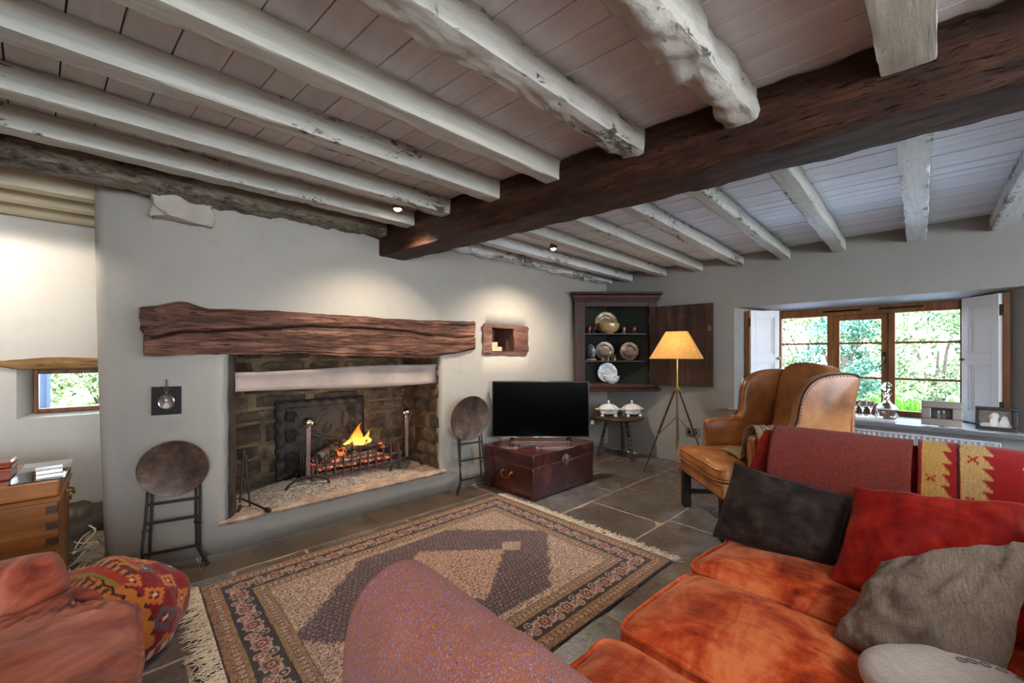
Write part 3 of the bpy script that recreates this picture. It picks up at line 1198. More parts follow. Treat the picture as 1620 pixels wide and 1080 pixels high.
for s in (-1, 1):
    for k in range(4):
        bm = NB()
        lathe(bm, [(.0075, .05), (.0075, .17), (.009, .185), (.0, .225)], 6, Matrix.Translation((s*.372, -.11+.065*k, 0)))
        obj('spike', bm, MBSK, bk)

# logs in the basket
random.seed(21)
LG = [((1.14, 3.34, .345), (1.55, 3.37, .355), .030, 'glowing log lying along the front of the fire basket'),
      ((1.20, 3.44, .36), (1.62, 3.49, .365), .034, 'charred log at the back of the fire basket'),
      ((1.18, 3.385, .415), (1.40, 3.43, .425), .028, 'short ashy log on top at the left of the fire'),
      ((1.36, 3.39, .412), (1.60, 3.41, .418), .022, 'thin red glowing log on top at the right of the fire'),
      ((1.06, 3.31, .40), (1.27, 3.50, .43), .042, 'thick ash-grey log lying crosswise at the left end of the fire'),
      ((1.25, 3.32, .405), (1.33, 3.50, .455), .034, 'stubby ash-grey log pointing towards the fireback'),
      ((1.50, 3.46, .42), (1.68, 3.36, .40), .026, 'grey split log at the right end of the fire')]
for i, (a, b, r, lb) in enumerate(LG):
    bm = NB()
    a, b = Vector(a), Vector(b)
    n = 18
    pts = [a + (b-a)*k/n + Vector((0, nz((k*.3, i, 0))*.012, 0)) for k in range(n+1)]
    tube(bm, pts, [r*(1 + .18*nz((k*.5, i, 3))) for k in range(n+1)], 12)
    for v in bm.verts:
        v.co += Vector((0, fbm(v.co, 14, i), fbm(v.co, 14, i+5)))*.008
    tag(obj('burning_log', bm, MLOG, ang=60), lb, 'log', 'logs burning in the fire basket')
# embers heap
bm = NB()
def emb(u, v):
    x = 1.05 + .60*u; y = 3.27 + .24*v
    return Vector((x, y, .316 + .045*math.sin(PI*u)**.5*math.sin(PI*v)**.5*1 + fbm((x, y, 0), 22, 3)*.012))
grid(bm, 40, 20, emb)
tag(obj('embers', bm, MEMB, solid=.008), 'glowing orange embers under the logs', 'embers', None, 'stuff')
# flames: twisted tongues
fl = thing('fire_flame', 'bright yellow orange flame licking up from the logs', 'flame', (1.40, 3.41, .425))
random.seed(4)
for (x, y, h, r, tx) in ((0, .0, .215, .042, .03), (-.055, .01, .12, .03, .02), (.06, .0, .13, .035, .035), (.105, .01, .07, .028, .02), (-.10, 0, .06, .026, .02), (.03, -.02, .15, .028, -.03)):
    bm = NB()
    def fl_(u, v):
        a = 2*PI*u
        w = r*(math.sin(PI*min(1, v*.95+.12))**1.1)*(1-v)**.35*(1 + .3*math.sin(a*2+v*6+x*30))
        cx = x + tx*v*v*2 + .012*math.sin(v*7+x*50)
        return Vector((cx + w*math.cos(a), y + .6*w*math.sin(a) + .008*math.sin(v*9), h*v))
    grid(bm, 14, 18, fl_, cu=True)
    obj('tongue', bm, MFLAME, fl)
# ash
bm = NB()
def ash(u, v):
    x = .58 + 1.28*u; y = 3.03 + .57*v
    e = min(u, 1-u, v, 1-v)*5
    h = .05*math.exp(-((x-.86)/.28)**2 - ((y-3.3)/.18)**2) + .035*math.exp(-((x-1.4)/.5)**2 - ((y-3.42)/.2)**2)
    return Vector((x, y, .199 + min(1, e)*(h + .006 + fbm((x, y, 0), 20, 2)*.008)))
grid(bm, 110, 50, ash)
tag(obj('wood_ash', bm, MASH), 'grey and white wood ash spread over the hearth', 'ash', None, 'stuff')
# fire irons lying at the left
def iron_tool(name, lab, cat, a, b, hook):
    t = thing(name, lab, cat, (0, 0, 0))
    a, b = Vector(a), Vector(b)
    bm = NB()
    tube(bm, [a, a.lerp(b, .5), b], .0065, 8)
    obj('shaft', bm, MIRON, t)
    bm = NB()
    d = (b-a).normalized()
    up = Vector((0, 0, .0))
    tube(bm, [b, b+d*.012, b+d*.03, b+d*.045, b+d*.055], [.007, .014, .016, .013, .004], 10)
    obj('grip', bm, MIRON, t)
    if hook:
        bm = NB()
        s_ = d.cross(Vector((0, 0, 1)))
        if hook == 1:
            tube(bm, [a, a-d*.03, a-d*.05+s_*.012, a-d*.045+s_*.03], [.0065, .006, .005, .003], 8)
        else:
            M = Matrix.Translation(a - d*.045)
            lathe(bm, [(0, -.004), (.034, -.004), (.038, .003), (0, .004)], 14, M @ Matrix.Rotation(math.atan2(d.y, d.x), 4, 'Z') @ Matrix.Rotation(PI/2, 4, 'X'))
        obj('tip', bm, MIRON, t)
    return t
iron_tool('fire_poker', 'black iron poker lying across the hearth edge towards the room', 'poker', (.56, 3.15, .245), (.64, 2.985, .214), 1)
iron_tool('fire_shovel', 'black iron shovel leaning upright in the left corner of the hearth', 'fire shovel', (.525, 3.10, .25), (.555, 3.17, .52), 2)
iron_tool('fire_tongs', 'thin black iron tongs leaning beside the shovel', 'fire tongs', (.585, 3.13, .212), (.575, 3.20, .48), 1)

# keeping hole lined with timber
kh = thing('wall_niche', 'small keeping hole in the wall lined with reddish stone', 'niche', (0, 0, 0))
kh['kind'] = 'structure'
def rough_block(x0, x1, y0, y1, z0, z1, seed, amp=.008):
    bm = NB()
    vs = box(bm, x0, x1, y0, y1, z0, z1)
    bmesh.ops.subdivide_edges(bm, edges=bm.edges[:], cuts=8, use_grid_fill=True)
    for v in bm.verts:
        v.co += Vector((fbm(v.co, 9, seed), fbm(v.co, 9, seed+3), fbm(v.co, 9, seed+7)))*amp*1.6
    return bm
MNI = wood('niche_red_timber', S(58, 36, 30), S(112, 76, 66), S(142, 104, 92), 'x', 1.4, .7, .8, .5)
obj('side_block', rough_block(2.43, 2.545, 2.985, 3.09, 1.215, 1.465, 3, .012), MNI, kh, ang=50)
obj('side_block', rough_block(2.83, 3.04, 2.985, 3.09, 1.215, 1.47, 8), MNI, kh, ang=50)
obj('top_block', rough_block(2.44, 3.03, 2.985, 3.30, 1.455, 1.485, 5, .004), MNI, kh, ang=50)
obj('bottom_block', rough_block(2.44, 3.02, 2.985, 3.30, 1.195, 1.225, 6, .006), MNI, kh, ang=50)
bm = NB()
box(bm, 2.5, 2.545, 3.09, 3.30, 1.22, 1.47); box(bm, 2.83, 2.88, 3.09, 3.30, 1.22, 1.47); box(bm, 2.5, 2.9, 3.28, 3.30, 1.2, 1.48)
obj('lining', bm, MNI, kh)
MBRK = simple('pale_brick', S(196, 164, 138), .85, 0, .2, 20, 60, .4)
for i, (x0, x1, y0, z0, z1, lb) in enumerate(((2.585, 2.735, 3.06, 1.232, 1.272, 'bottom pale brick in the keeping hole'), (2.58, 2.70, 3.085, 1.275, 1.318, 'upper pale brick stacked in the keeping hole'))):
    tag(obj('brick', rough_block(x0, x1, y0, y0+.1, z0, z1, 30+i, .002), MBRK, ang=50), lb, 'brick', 'bricks in the keeping hole')

# ================================================================== WINDOWS
w1 = thing('window_1', 'three-light oak casement window looking onto the garden', 'window', (XO, 0, 0))
w1['kind'] = 'structure'
bm = NB()
T = .055
box(bm, -.0, .07, OY0, OY0+T, OZ0, OZ1); box(bm, 0, .07, OY1-T, OY1, OZ0, OZ1)
box(bm, 0, .07, OY0+T, OY1-T, OZ1-.075, OZ1); box(bm, 0, .07, OY0+T, OY1-T, OZ0, OZ0+.05)
MY = (.768, .338)
for y in MY:
    box(bm, 0.0, .07, y-.022, y+.022, OZ0+.05, OZ1-.075)
obj('frame', bm, MFRM, w1, bevel=.004)
bm = NB()      # opening casement in the middle light
c0, c1, cz0, cz1 = MY[1]+.024, MY[0]-.024, OZ0+.052, OZ1-.077
box(bm, .012, .06, c0, c0+.045, cz0, cz1); box(bm, .012, .06, c1-.045, c1, cz0, cz1)
box(bm, .012, .06, c0+.045, c1-.045, cz1-.045, cz1); box(bm, .012, .06, c0+.045, c1-.045, cz0, cz0+.05)
cs = obj('casement', bm, MFRM, w1, bevel=.003)
bm = NB()
bar(bm, (.0, c0+.02, 1.22), (.0, c0+.02, 1.12), .012, .022)
tube(bm, [(-.012, c0+.02, 1.18), (-.035, c0+.02, 1.17), (-.04, c0+.03, 1.12), (-.035, c0+.055, 1.085), (-.03, c0+.075, 1.09)], .006, 8)
obj('latch', bm, MBLACK, cs)
lights = [(OY0+T, MY[1]-.022), (c0+.045, c1-.045), (MY[0]+.022, OY1-T)]
for a, b in lights:
    for z in (1.30, .985):
        bm = NB()
        box(bm, .02, .045, a, b, z-.009, z+.009)
        obj('glazing_bar', bm, MFRM, w1)
for a, b in ((.42, .70), (.82, 1.1)):
    bm = NB()
    box(bm, -.008, .0, a-.28, b-.28, OZ1-.042, OZ1-.022)
    obj('trickle_vent', bm, MBLACK, w1)
for a, b in lights:
    bm = NB()
    box(bm, .030, .034, a, b, OZ0+.05, OZ1-.075)
    obj('pane', bm, MPANE, w1)

w2 = thing('window_2', 'small low window with oak frame in the alcove', 'window', (0, 4.24, 0))
w2['kind'] = 'structure'
bm = NB()
f0, f1, g0, g1 = AX0+.06, AX1, AZ0+.02, AZ1-.01
box(bm, f0, f0+.022, -.03, .04, g0, g1); box(bm, f1-.02, f1, -.03, .04, g0, g1)
box(bm, f0+.022, f1-.02, -.03, .04, g1-.03, g1); box(bm, f0+.022, f1-.02, -.03, .04, g0, g0+.028)
obj('frame', bm, MFRM, w2, bevel=.003)
bm = NB()
box(bm, f0+.022, f1-.02, .01, .014, g0+.028, g1-.03)
obj('pane', bm, MPANE, w2)
# rough lintel over it
bm = NB()
def l2(u, v):
    x = -.66 + .66*u
    w = 2*PI*v
    top = 1.165 + .02*u + .008*math.sin(x*14); bot = 1.135 - .035*min(1, u/.25)
    if u < .05:
        bot = top - .015
    c, s_ = sp(math.cos(w), .4), sp(math.sin(w), .4)
    p = Vector((x, 4.13 - .06*c, (top+bot)/2 + (top-bot)/2*s_))
    return p + Vector((0, 1, .6))*fbm(p, 9, 2)*.012
grid(bm, 50, 24, l2, cv=True)
bmesh.ops.holes_fill(bm, edges=[e for e in bm.edges if e.is_boundary])
tag(obj('lintel', bm, MTAN, ang=55), 'rough pale timber lintel over the little alcove window', 'lintel', None, 'structure')

# sill board
bm = NB()
box(bm, 4.395, XW-.003, -.62, 1.53, .625, .652)
ys = [-.38, 1.46]
q = [bm.verts.new(p) for p in ((4.5-.003, -.39, .652), (4.5-.003, 1.48, .652), (4.855, 1.215, .662), (4.855, -.115, .662))]
bm.faces.new(q)
struct('windowsill', bm, MWHITE, 'white painted window sill board with grey front edge', 'windowsill', bevel=.003)
bm = NB()
box(bm, 4.388, 4.394, -.62, 1.53, .622, .651)
struct('trim_3', bm, MSILL, 'grey edge strip along the front of the window sill', 'edge strip')

# shutters
def shutter(name, label, hx, hy, fx, fy, z0, z1, knob_end):
    L = math.hypot(fx-hx, fy-hy)
    t = thing(name, label, 'shutter', (hx, hy, 0), math.atan2(fy-hy, fx-hx), 'panelled window shutters')
    bm = NB()
    fr = .052
    zm = z0 + (z1-z0)*.50
    box(bm, 0, fr, -.016, .016, z0, z1); box(bm, L-fr, L, -.016, .016, z0, z1)
    for a, b in ((z0, z0+.09), (zm-.04, zm+.04), (z1-.07, z1)):
        box(bm, fr, L-fr, -.016, .016, a, b)
    obj('frame', bm, MSHUT, t, bevel=.002)
    for a, b in ((z0+.09, zm-.04), (zm+.04, z1-.07)):
        bm = NB()
        box(bm, fr, L-fr, -.003, .003, a, b)
        p = obj('panel', bm, MSHUT, t)
        bm = NB()
        for s in (-1, 1):
            pass
            m_ = .012
            for w_ in (.004, .020):
                y0b = (.005, .013 - w_*.3) if s > 0 else (-.013 + w_*.3, -.005)
                box(bm, fr+w_, fr+w_+m_, *y0b, a+w_, b-w_); box(bm, L-fr-w_-m_, L-fr-w_, *y0b, a+w_, b-w_)
                box(bm, fr+w_+m_, L-fr-w_-m_, *y0b, a+w_, a+w_+m_); box(bm, fr+w_+m_, L-fr-w_-m_, *y0b, b-w_-m_, b-w_)
        obj('moulding', bm, MSHUT, p, bevel=.002)
    for s in (-1, 1):
        bm = NB()
        lathe(bm, [(.006, 0), (.006, .012), (.014, .02), (.015, .028), (.008, .034), (0, .035)], 14, Matrix.Translation((L-.022, s*.013, zm)) @ Matrix.Rotation(-s*PI/2, 4, 'X'))
        obj('knob', bm, MPEW, t)
    for z in (z0+.14, z1-.12):
        bm = NB()
        box(bm, -.012, .012, -.012, .012, z-.04, z+.04)
        obj('hinge', bm, MIRON, t)
    return t
shutter('window_shutter', 'tall white panelled shutter folded open at the right of the window', 4.60, -.262, 4.83, -.085, .675, 1.64, 1)
shutter('window_shutter', 'white panelled shutter folded open at the left of the window behind the armchair', 4.585, 1.372, 4.83, 1.185, .675, 1.64, 1)
bm = NB()
bar(bm, (4.585, 1.395, .67), (4.585, 1.395, 1.63), .022, .03)
struct('trim_4', bm, MFRM, 'narrow oak post behind the left shutter', 'shutter post')
bm = NB()
bar(bm, (4.60, -.288, .67), (4.60, -.288, 1.64), .02, .03)
struct('trim_5', bm, MFRM, 'narrow oak post behind the right shutter', 'shutter post')

# radiator
rd = thing('radiator', 'white ribbed panel radiator under the window sill', 'radiator', (4.42, 0, 0))
bm = NB()
def rib(u, v):
    y = -.24 + 1.66*u
    z = .15 + .42*v
    k = (u*52) % 1
    e = .009*(1 if .28 < k < .72 else 0)*(1 if .08 < v < .92 else 0)
    return Vector((.0 - e + .009, y, z))
grid(bm, 52*8, 12, rib)
obj('panel', bm, MRAD, rd, solid=.015, ang=25)
bm = NB()
box(bm, -.004, .072, -.246, 1.426, .571, .586)
box(bm, -.004, .072, -.252, -.243, .15, .585); box(bm, -.004, .072, 1.423, 1.432, .15, .585)
obj('casing', bm, MRAD, rd, bevel=.003)
for y in (-.1, 1.3):
    bm = NB()
    tube(bm, [(.035, y, 0), (.035, y, .15)], .009, 10)
    obj('pipe', bm, MRAD, rd)
# ================================================================== SOFT FURNISHING HELPERS
def puff(bm, pts, x0, x1, r=.35, rr=.03, n=8):
    """rounded slab: outline pts (y,z) extruded along x with softly rolled edges"""
    P = [Vector((0, a, b)) for a, b in pts]
    c = sum(P, Vector())/len(P)
    rings = []
    for k in range(n+1):
        th = PI*k/n
        x = (x0+x1)/2 - (x1-x0)/2*sp(math.cos(th), .75)
        ins = rr*(1-math.sin(th)**.6)
        ring = []
        m = len(P)
        for i, p in enumerate(P):
            a, b = P[i-1], P[(i+1) % m]
            t = (b-a); nrm = Vector((0, t.z, -t.y)).normalized()
            q = p - nrm*ins if nrm.dot(p-c) > 0 else p + nrm*ins
            ring.append(bm.verts.new((x, q.y, q.z)))
        rings.append(ring)
    for a, b in zip(rings, rings[1:]):
        for i in range(len(P)):
            bm.faces.new((a[i], a[(i+1) % len(P)], b[(i+1) % len(P)], b[i]))
    bm.faces.new(rings[0][::-1]); bm.faces.new(rings[-1])


def smooth_loop(pts, n=6):
    """Catmull-Rom closed loop"""
    out = []
    m = len(pts)
    for i in range(m):
        p0, p1, p2, p3 = [Vector(pts[(i+k) % m]) for k in (-1, 0, 1, 2)]
        for k in range(n):
            t = k/n
            out.append(.5*((2*p1) + (p2-p0)*t + (2*p0-5*p1+4*p2-p3)*t*t + (3*p1-p0-3*p2+p3)*t**3))
    return out


def smooth_line(pts, n=6):
    out = []
    m = len(pts)
    g = lambda i: Vector(pts[max(0, min(m-1, i))])
    for i in range(m-1):
        p0, p1, p2, p3 = g(i-1), g(i), g(i+1), g(i+2)
        for k in range(n):
            t = k/n
            out.append(.5*((2*p1) + (p2-p0)*t + (2*p0-5*p1+4*p2-p3)*t*t + (3*p1-p0-3*p2+p3)*t**3))
    out.append(Vector(pts[-1]))
    return out


def frame_matrix(c, right, up):
    r = Vector(right).normalized()
    u = Vector(up)
    u = (u - r*u.dot(r)).normalized()
    n = r.cross(u)
    M = Matrix(((r.x, u.x, n.x, c[0]), (r.y, u.y, n.y, c[1]), (r.z, u.z, n.z, c[2]), (0, 0, 0, 1)))
    return M


def pillow(name, label, mat, c, right, up, w, h, t, pinch=.10, wr=.012, seed=0, pipe=True, flop=0, cat='cushion', group=None, n=44, corners=None):
    """pillow: two puffed faces meeting in a seam; seam piping is a part"""
    if corners:
        K = [Vector(q) for q in corners]          # bottom left, bottom right, top right, top left
        c = sum(K, Vector())/4
        right = K[1]+K[2]-K[0]-K[3]; up = K[2]+K[3]-K[0]-K[1]
    M = frame_matrix(c, right, up)
    Mi = M.inverted()
    if corners:
        K = [Mi @ q for q in K]
    bm = NB()
    def pt(u, v, s):
        u2, v2 = u*(1 - pinch*(1-v*v)), v*(1 - pinch*(1-u*u))
        x, y, z0 = w/2*u2, h/2*v2, 0
        if corners:
            a, b = (u2+1)/2, (v2+1)/2
            q = (K[0]*(1-a)+K[1]*a)*(1-b) + (K[3]*(1-a)+K[2]*a)*b
            x, y, z0 = q.x, q.y, q.z
        k = max(0, (1-u**2)*(1-v**2))**.42
        z = z0 + s*t/2*k
        e = max(abs(u), abs(v))
        z += wr*k**.5*(fbm((u*1.4, v*1.4, s), 1.6, seed, 4)) + wr*.22*math.sin((u*v*4 + fbm((u, v, 0), 1.5, seed)*2)*3.0)*(1-k)*e
        z -= flop*v*v*(1 if v > 0 else .3)*(1+.4*u)
        return Vector((x, y, z))
    o = thing(name, label, cat, (0, 0, 0), 0, group)
    o.matrix_world = M
    for s in (1, -1):
        grid(bm, n, n, lambda a, b: pt(math.sin(PI*(a-.5)), math.sin(PI*(b-.5)), s if 0 < a < 1 and 0 < b < 1 else 1))
    weld(bm, 1e-5)
    obj('cover', bm, mat, o, ang=75)
    bm = NB()
    pts = []
    for k in range(4*24):
        q, f = divmod(k, 24)
        f = math.sin(PI*(f/24-.5))
        u, v = [(f, -1), (1, f), (-f, 1), (-1, -f)][q]
        p = pt(u, v, 1)
        pts.append(p)
    tube(bm, pts, .0028 if pipe else .0016, 6, closed=True)
    obj('seam', bm, mat, o)
    return o


# ================================================================== ORANGE SOFA
sofa = thing('sofa', 'large burnt orange velvet sofa with three plump seat cushions', 'sofa', (0, 0, 0))
SY = .60
def arm_sec(x0, x1, xt, z0, z1, flare=0):
    """closed (x,z) section of an arm"""
    pts = [(x0, z0), (x0, (z0+z1)/2), (x0+flare*.8, z1-.08), (x0+flare+.02, z1-.02), ((x0+x1)/2+flare, z1), (x1+flare-.02, z1-.02), (x1+flare*.9, z1-.08), (x1, (z0+z1)/2), (x1, z0)]
    return pts
def arm(bm, pts, y0, y1, rake=0):
    loop = [Vector((0, a, b)) for a, b in smooth_line(pts, 5)] if False else [Vector((a, 0, b)) for a, b in [(p.x, p.y) for p in smooth_line([Vector((a, b, 0)) for a, b in pts], 5)]]
    c = sum(loop, Vector())/len(loop)
    rings = []
    n = 14
    for k in range(n+1):
        y = y0+(y1-y0)*k/n
        e = min(y-y0, y1-y)
        s = 1 if e > .03 else .94 + .06*math.sqrt(max(0, 1-(1-e/.03)**2))
        rk = lambda z: (-.065*max(0, z-.62)/.27 if rake and y > 0 else 0)*max(0, y)/y1
        rings.append([bm.verts.new((c.x+(p.x-c.x)*s, y + rk(p.z), c.z+(p.z-c.z)*(1-(1-s)*.3))) for p in loop])
    for a, b in zip(rings, rings[1:]):
        for i in range(len(loop)-1):
            bm.faces.new((a[i], a[i+1], b[i+1], b[i]))
    bm.faces.new(rings[0]); bm.faces.new(rings[-1][::-1])
bm = NB(); arm(bm, arm_sec(1.875, 2.0, 0, .03, .88, .07), -.34, SY, 1)
obj('arm', bm, MVELD, sofa, ang=50)
bm = NB(); arm(bm, arm_sec(.252, .355, 0, .03, .84, 0), -.34, SY-.03)
obj('arm', bm, MVELD, sofa, ang=50)
bm = NB(); box(bm, .38, 1.87, -.2, SY-.015, .05, .33)
obj('seat_base', bm, MVELD, sofa, bevel=.015)
bm = NB()
superq(bm, .70, .11, .44, .3, .2, Matrix.Translation((1.115, -.33, .5)) @ Matrix.Rotation(.1, 4, 'X'))
obj('backrest', bm, MVEL, sofa, ang=60)
for x in (.30, 1.96):
    for y in (-.3, .55):
        bm = NB()
        lathe(bm, [(.02, 0), (.028, .035)], 10, Matrix.Translation((x, y, 0)))
        obj('foot', bm, MLEG, sofa)
edges_x = [(.385, .955), (.965, 1.415), (1.425, 1.865)]
for i, (x0, x1) in enumerate(edges_x):
    a, b = (x1-x0)/2-.007, .415
    cx, cy = (x0+x1)/2, SY+.03-b
    bm = NB()
    def dsp(p, i=i, a=a, b=b, cx=cx, cy=cy):
        u, v = p.x/a, p.y/b
        k = max(0, 1-u*u)**.5*max(0, 1-v*v)**.5
        if p.z > 0:
            p.z += .034*k
            for (px, py, sx_, sy_) in ((1.75, .44, .09, .22), (1.63, .03, .12, .22), (1.26, .05, .12, .16), (1.17, -.02, .14, .14)):
                p.z -= .034*math.exp(-((p.x+cx-px)/sx_)**2 - ((p.y+cy-py)/sy_)**2)
        p.z += .012*fbm((p.x*3+i, p.y*3, p.z*2), 1.6, i*4)*(.4+k) + .004*math.sin(p.x*34+3*nz((p.x*5, p.y*5, i)))*max(0, v)**2
        p.x += .004*nz((p.y*6, p.z*9, i)); p.y += .008*nz((p.x*7, p.z*9, i+5))
        return p
    M = Matrix.Translation((cx, cy, .405))
    superq(bm, a, b, .068, .55, .16, M, 90, 34, dsp)
    cu = obj('seat_cushion', bm, MVEL, sofa, ang=80)
    bm = NB()
    for zz_ in (.035, -.035):
        pts = []
        for k in range(96):
            w = 2*PI*k/96
            p = Vector((a*.97*sp(math.cos(w), .16), b*.985*sp(math.sin(w), .16), zz_))
            p = dsp(p.copy())
            pts.append(M @ (p + Vector((sp(math.cos(w), .5), sp(math.sin(w), .5), 0))*.002))
        tube(bm, pts, .0065, 7, closed=True)
    obj('piping', bm, MVEL, cu)

# tweed blanket over the near arm (closed rounded front)
bm = NB()
def nb(u, v):
    # u across the arm (left bottom -> over -> right bottom), v from front to back
    prof = smooth_line([Vector(p+(0,)) for p in ((.226, .10), (.226, .45), (.228, .72), (.238, .81), (.264, .855), (.306, .872), (.350, .860), (.376, .822), (.383, .74), (.380, .50))], 6)
    q = prof[min(len(prof)-1, round(u*(len(prof)-1)))]
    f = v/.22
    cx, cz = .312, .52
    if f < 1:        # rounded front
        k = math.sin(PI/2*f)
        q2 = Vector((cx + (q.x-cx)*k**.6, 0, cz + (q.y-cz)*k**.45))
        p = Vector((q2.x, SY - .002 + .03*math.cos(PI/2*f)**.9, q2.z))
    else:
        p = Vector((q.x, SY - .002 - (v-.22)/.78*.92, q.y))
    p += Vector((.004*fbm(p, 5, 2), 0, .006*fbm(p, 4, 7)))
    return p
grid(bm, 54, 120, nb)
tag(obj('tweed_blanket', bm, MTW, ang=80), 'orange and lilac flecked tweed blanket wrapped over the near sofa arm in the foreground', 'blanket')

# tweed throw folded over the far arm
def far_path(u):
    prof = smooth_line([Vector(p+(0,)) for p in ((1.857, .56), (1.866, .66), (1.885, .76), (1.918, .835), (1.955, .878), (1.995, .895), (2.05, .880), (2.085, .83), (2.08, .70), (2.06, .5))], 6)
    f = u*(len(prof)-1)
    i = min(len(prof)-2, int(f))
    return prof[i].lerp(prof[i+1], f-i)
def drape(bm, y0, y1, nu, nv, off, u0=0., u1=1., amp=.004, seed=0):
    def f(u, v):
        q = far_path(u0+(u1-u0)*u)
        q2 = far_path(min(1, u0+(u1-u0)*u+.02)); q1 = far_path(max(0, u0+(u1-u0)*u-.02))
        t = (q2-q1).normalized()
        nrm = Vector((-t.y, t.x, 0))
        y = y0+(y1-y0)*v
        d = off + amp*(.6+fbm((q.x*3, y*3, q.y*3), 1.5, seed))
        y += .006*nz((q.y*5, q.x*5, seed+y*3))
        return Vector((q.x+nrm.x*d, y, q.y+nrm.y*d))
    grid(bm, nu, nv, f)
tw = thing('tweed_throw', 'rust red flecked tweed throw folded over the far sofa arm beside the kilim', 'throw', (0, 0, 0))
bm = NB(); drape(bm, .50, .085, 50, 40, .004, 0, 1, .004, 3)
obj('cloth', bm, MTW2, tw, solid=-.006, ang=80)
bm = NB()
random.seed(9)
for k in range(60):
    y = .495 - k*.0069
    b = far_path(0)
    tube(bm, [(b.x-.008, y, b.y+.002), (b.x-.014+random.uniform(-.004, .003), y+random.uniform(-.004, .004), b.y-.016), (b.x-.012, y+random.uniform(-.006, .006), b.y-.034)], [.0028, .0034, .0016], 5)
fr = obj('fringe', bm, simple('dark_fringe', S(70, 52, 50), .9, 0, .4, 60, 60, .1), tw)
fr['kind'] = 'stuff'
# kilim over the same arm
bm = NB(); drape(bm, .072, -.34, 110, 200, .009, .0, 1, .003, 13)
kl = obj('kilim_throw', bm, MKIL, ang=80, solid=-.005)
tag(kl, 'red kilim with cream serrated stripes hanging over the far sofa arm', 'kilim')
def kil_col(co):
    y = .072 - co[:, 1]                         # 0 .. .41 across
    # arc coordinate along the drape from height / side
    t = np.where(co[:, 0] < 1.99, co[:, 2], 1.79-co[:, 2])
    red = np.array([150, 26, 30.]); cream = np.array([204, 168, 110.]); dk = np.array([60, 22, 20.]); brt = np.array([182, 44, 36.])
    c = np.tile(red, (len(y), 1))
    st = np.sin(y*1500)*.5+.5
    c += (brt-red)*(.4*st[:, None])
    tooth = (t/.034) % 1.0
    def stripe(a, b, ser):
        e = b + ser*(1-tooth)
        return (y > a) & (y < e)
    m1 = stripe(.012, .058, .022); m2 = stripe(.098, .143, .026)
    c[m1] = np.array([206, 164, 92.]); c[m2] = cream
    rib = (np.sin(y*1200) > .2)
    c[(m1 | m2) & rib] *= .90
    c[(y > .090) & (y < .097)] = dk
    c[(y < .008)] = np.array([120, 40, 32.])
    # small crosses in the cream stripes
    for (yc, tc) in ((.033, .80), (.033, .635), (.118, .755), (.125, .87)):
        dy, dt = (y-yc)/.012, (t-tc)/.010
        r = (np.abs(np.abs(dy)-np.abs(dt)) < .35) & (np.maximum(abs(dy), abs(dt)) < 1)
        c[r] = np.array([168, 44, 34.])
    # stepped star motifs on the red
    for (yc, tc) in ((.262, .865), (.262, .665), (.37, .77)):
        dy, dt = np.abs(y-yc)/.045, np.abs(t-tc)/.038
        d = dy+dt
        star = (d < 1) & ((np.sin(d*11 + 2.2*np.sin(np.arctan2(dt, dy+1e-6)*8)) > -.25))
        c[star] = np.array([222, 196, 152.])
        c[d < .28] = np.array([178, 60, 44.])
    return c
colour_attr(kl, kil_col)

# cushions on the sofa
pillow('suede_cushion', 'small charcoal suede rectangular cushion leaning on the far sofa arm', MSUED, None, None, None, .44, .31, .11, .03, .02, 3, corners=[(1.735, .655, .462), (1.745, .265, .465), (1.845, .225, .70), (1.835, .605, .748)])
pillow('velvet_cushion', 'crimson velvet square cushion leaning below the kilim', MVELR, None, None, None, .42, .37, .15, .05, .022, 8, corners=[(1.60, .255, .49), (1.60, -.16, .49), (1.80, -.150, .79), (1.80, .215, .748)])
pillow('linen_cushion', 'large rumpled grey linen cushion in front of the crimson one', MLIN, None, None, None, .37, .33, .13, .03, .03, 14, False, .0, corners=[(1.30, .20, .485), (1.20, -.062, .495), (1.45, -.135, .795), (1.43, .118, .655)])
wc = thing('cotton_cushion', 'white cotton cushion with faint blue grey print at the bottom right corner', 'cushion', (1.165, -.02, .540), -.75)
bm = NB()
superq(bm, .15, .125, .052, .85, .7, None, 60, 30, lambda p: p + Vector((0, 0, .006*fbm((p.x*4, p.y*4, 0), 2, 3))))
obj('cover', bm, MCOTW, wc, ang=80)
bm = NB()
for k in range(5):
    pts = []
    for i in range(14):
        a = 2*PI*i/14
        x, y = .03+.018*k + .007*math.cos(a), .03-.006*k*k*.4 + .007*math.sin(a)
        h = .052*max(0, 1-((abs(x)/.15)**2.86+(abs(y)/.125)**2.86)**.82)**.43
        pts.append((x, y, h + .003))
    tube(bm, pts, .0013, 4, closed=True)
pr = obj('print', bm, simple('blue_grey_ink', S(130, 130, 150), .8), wc)

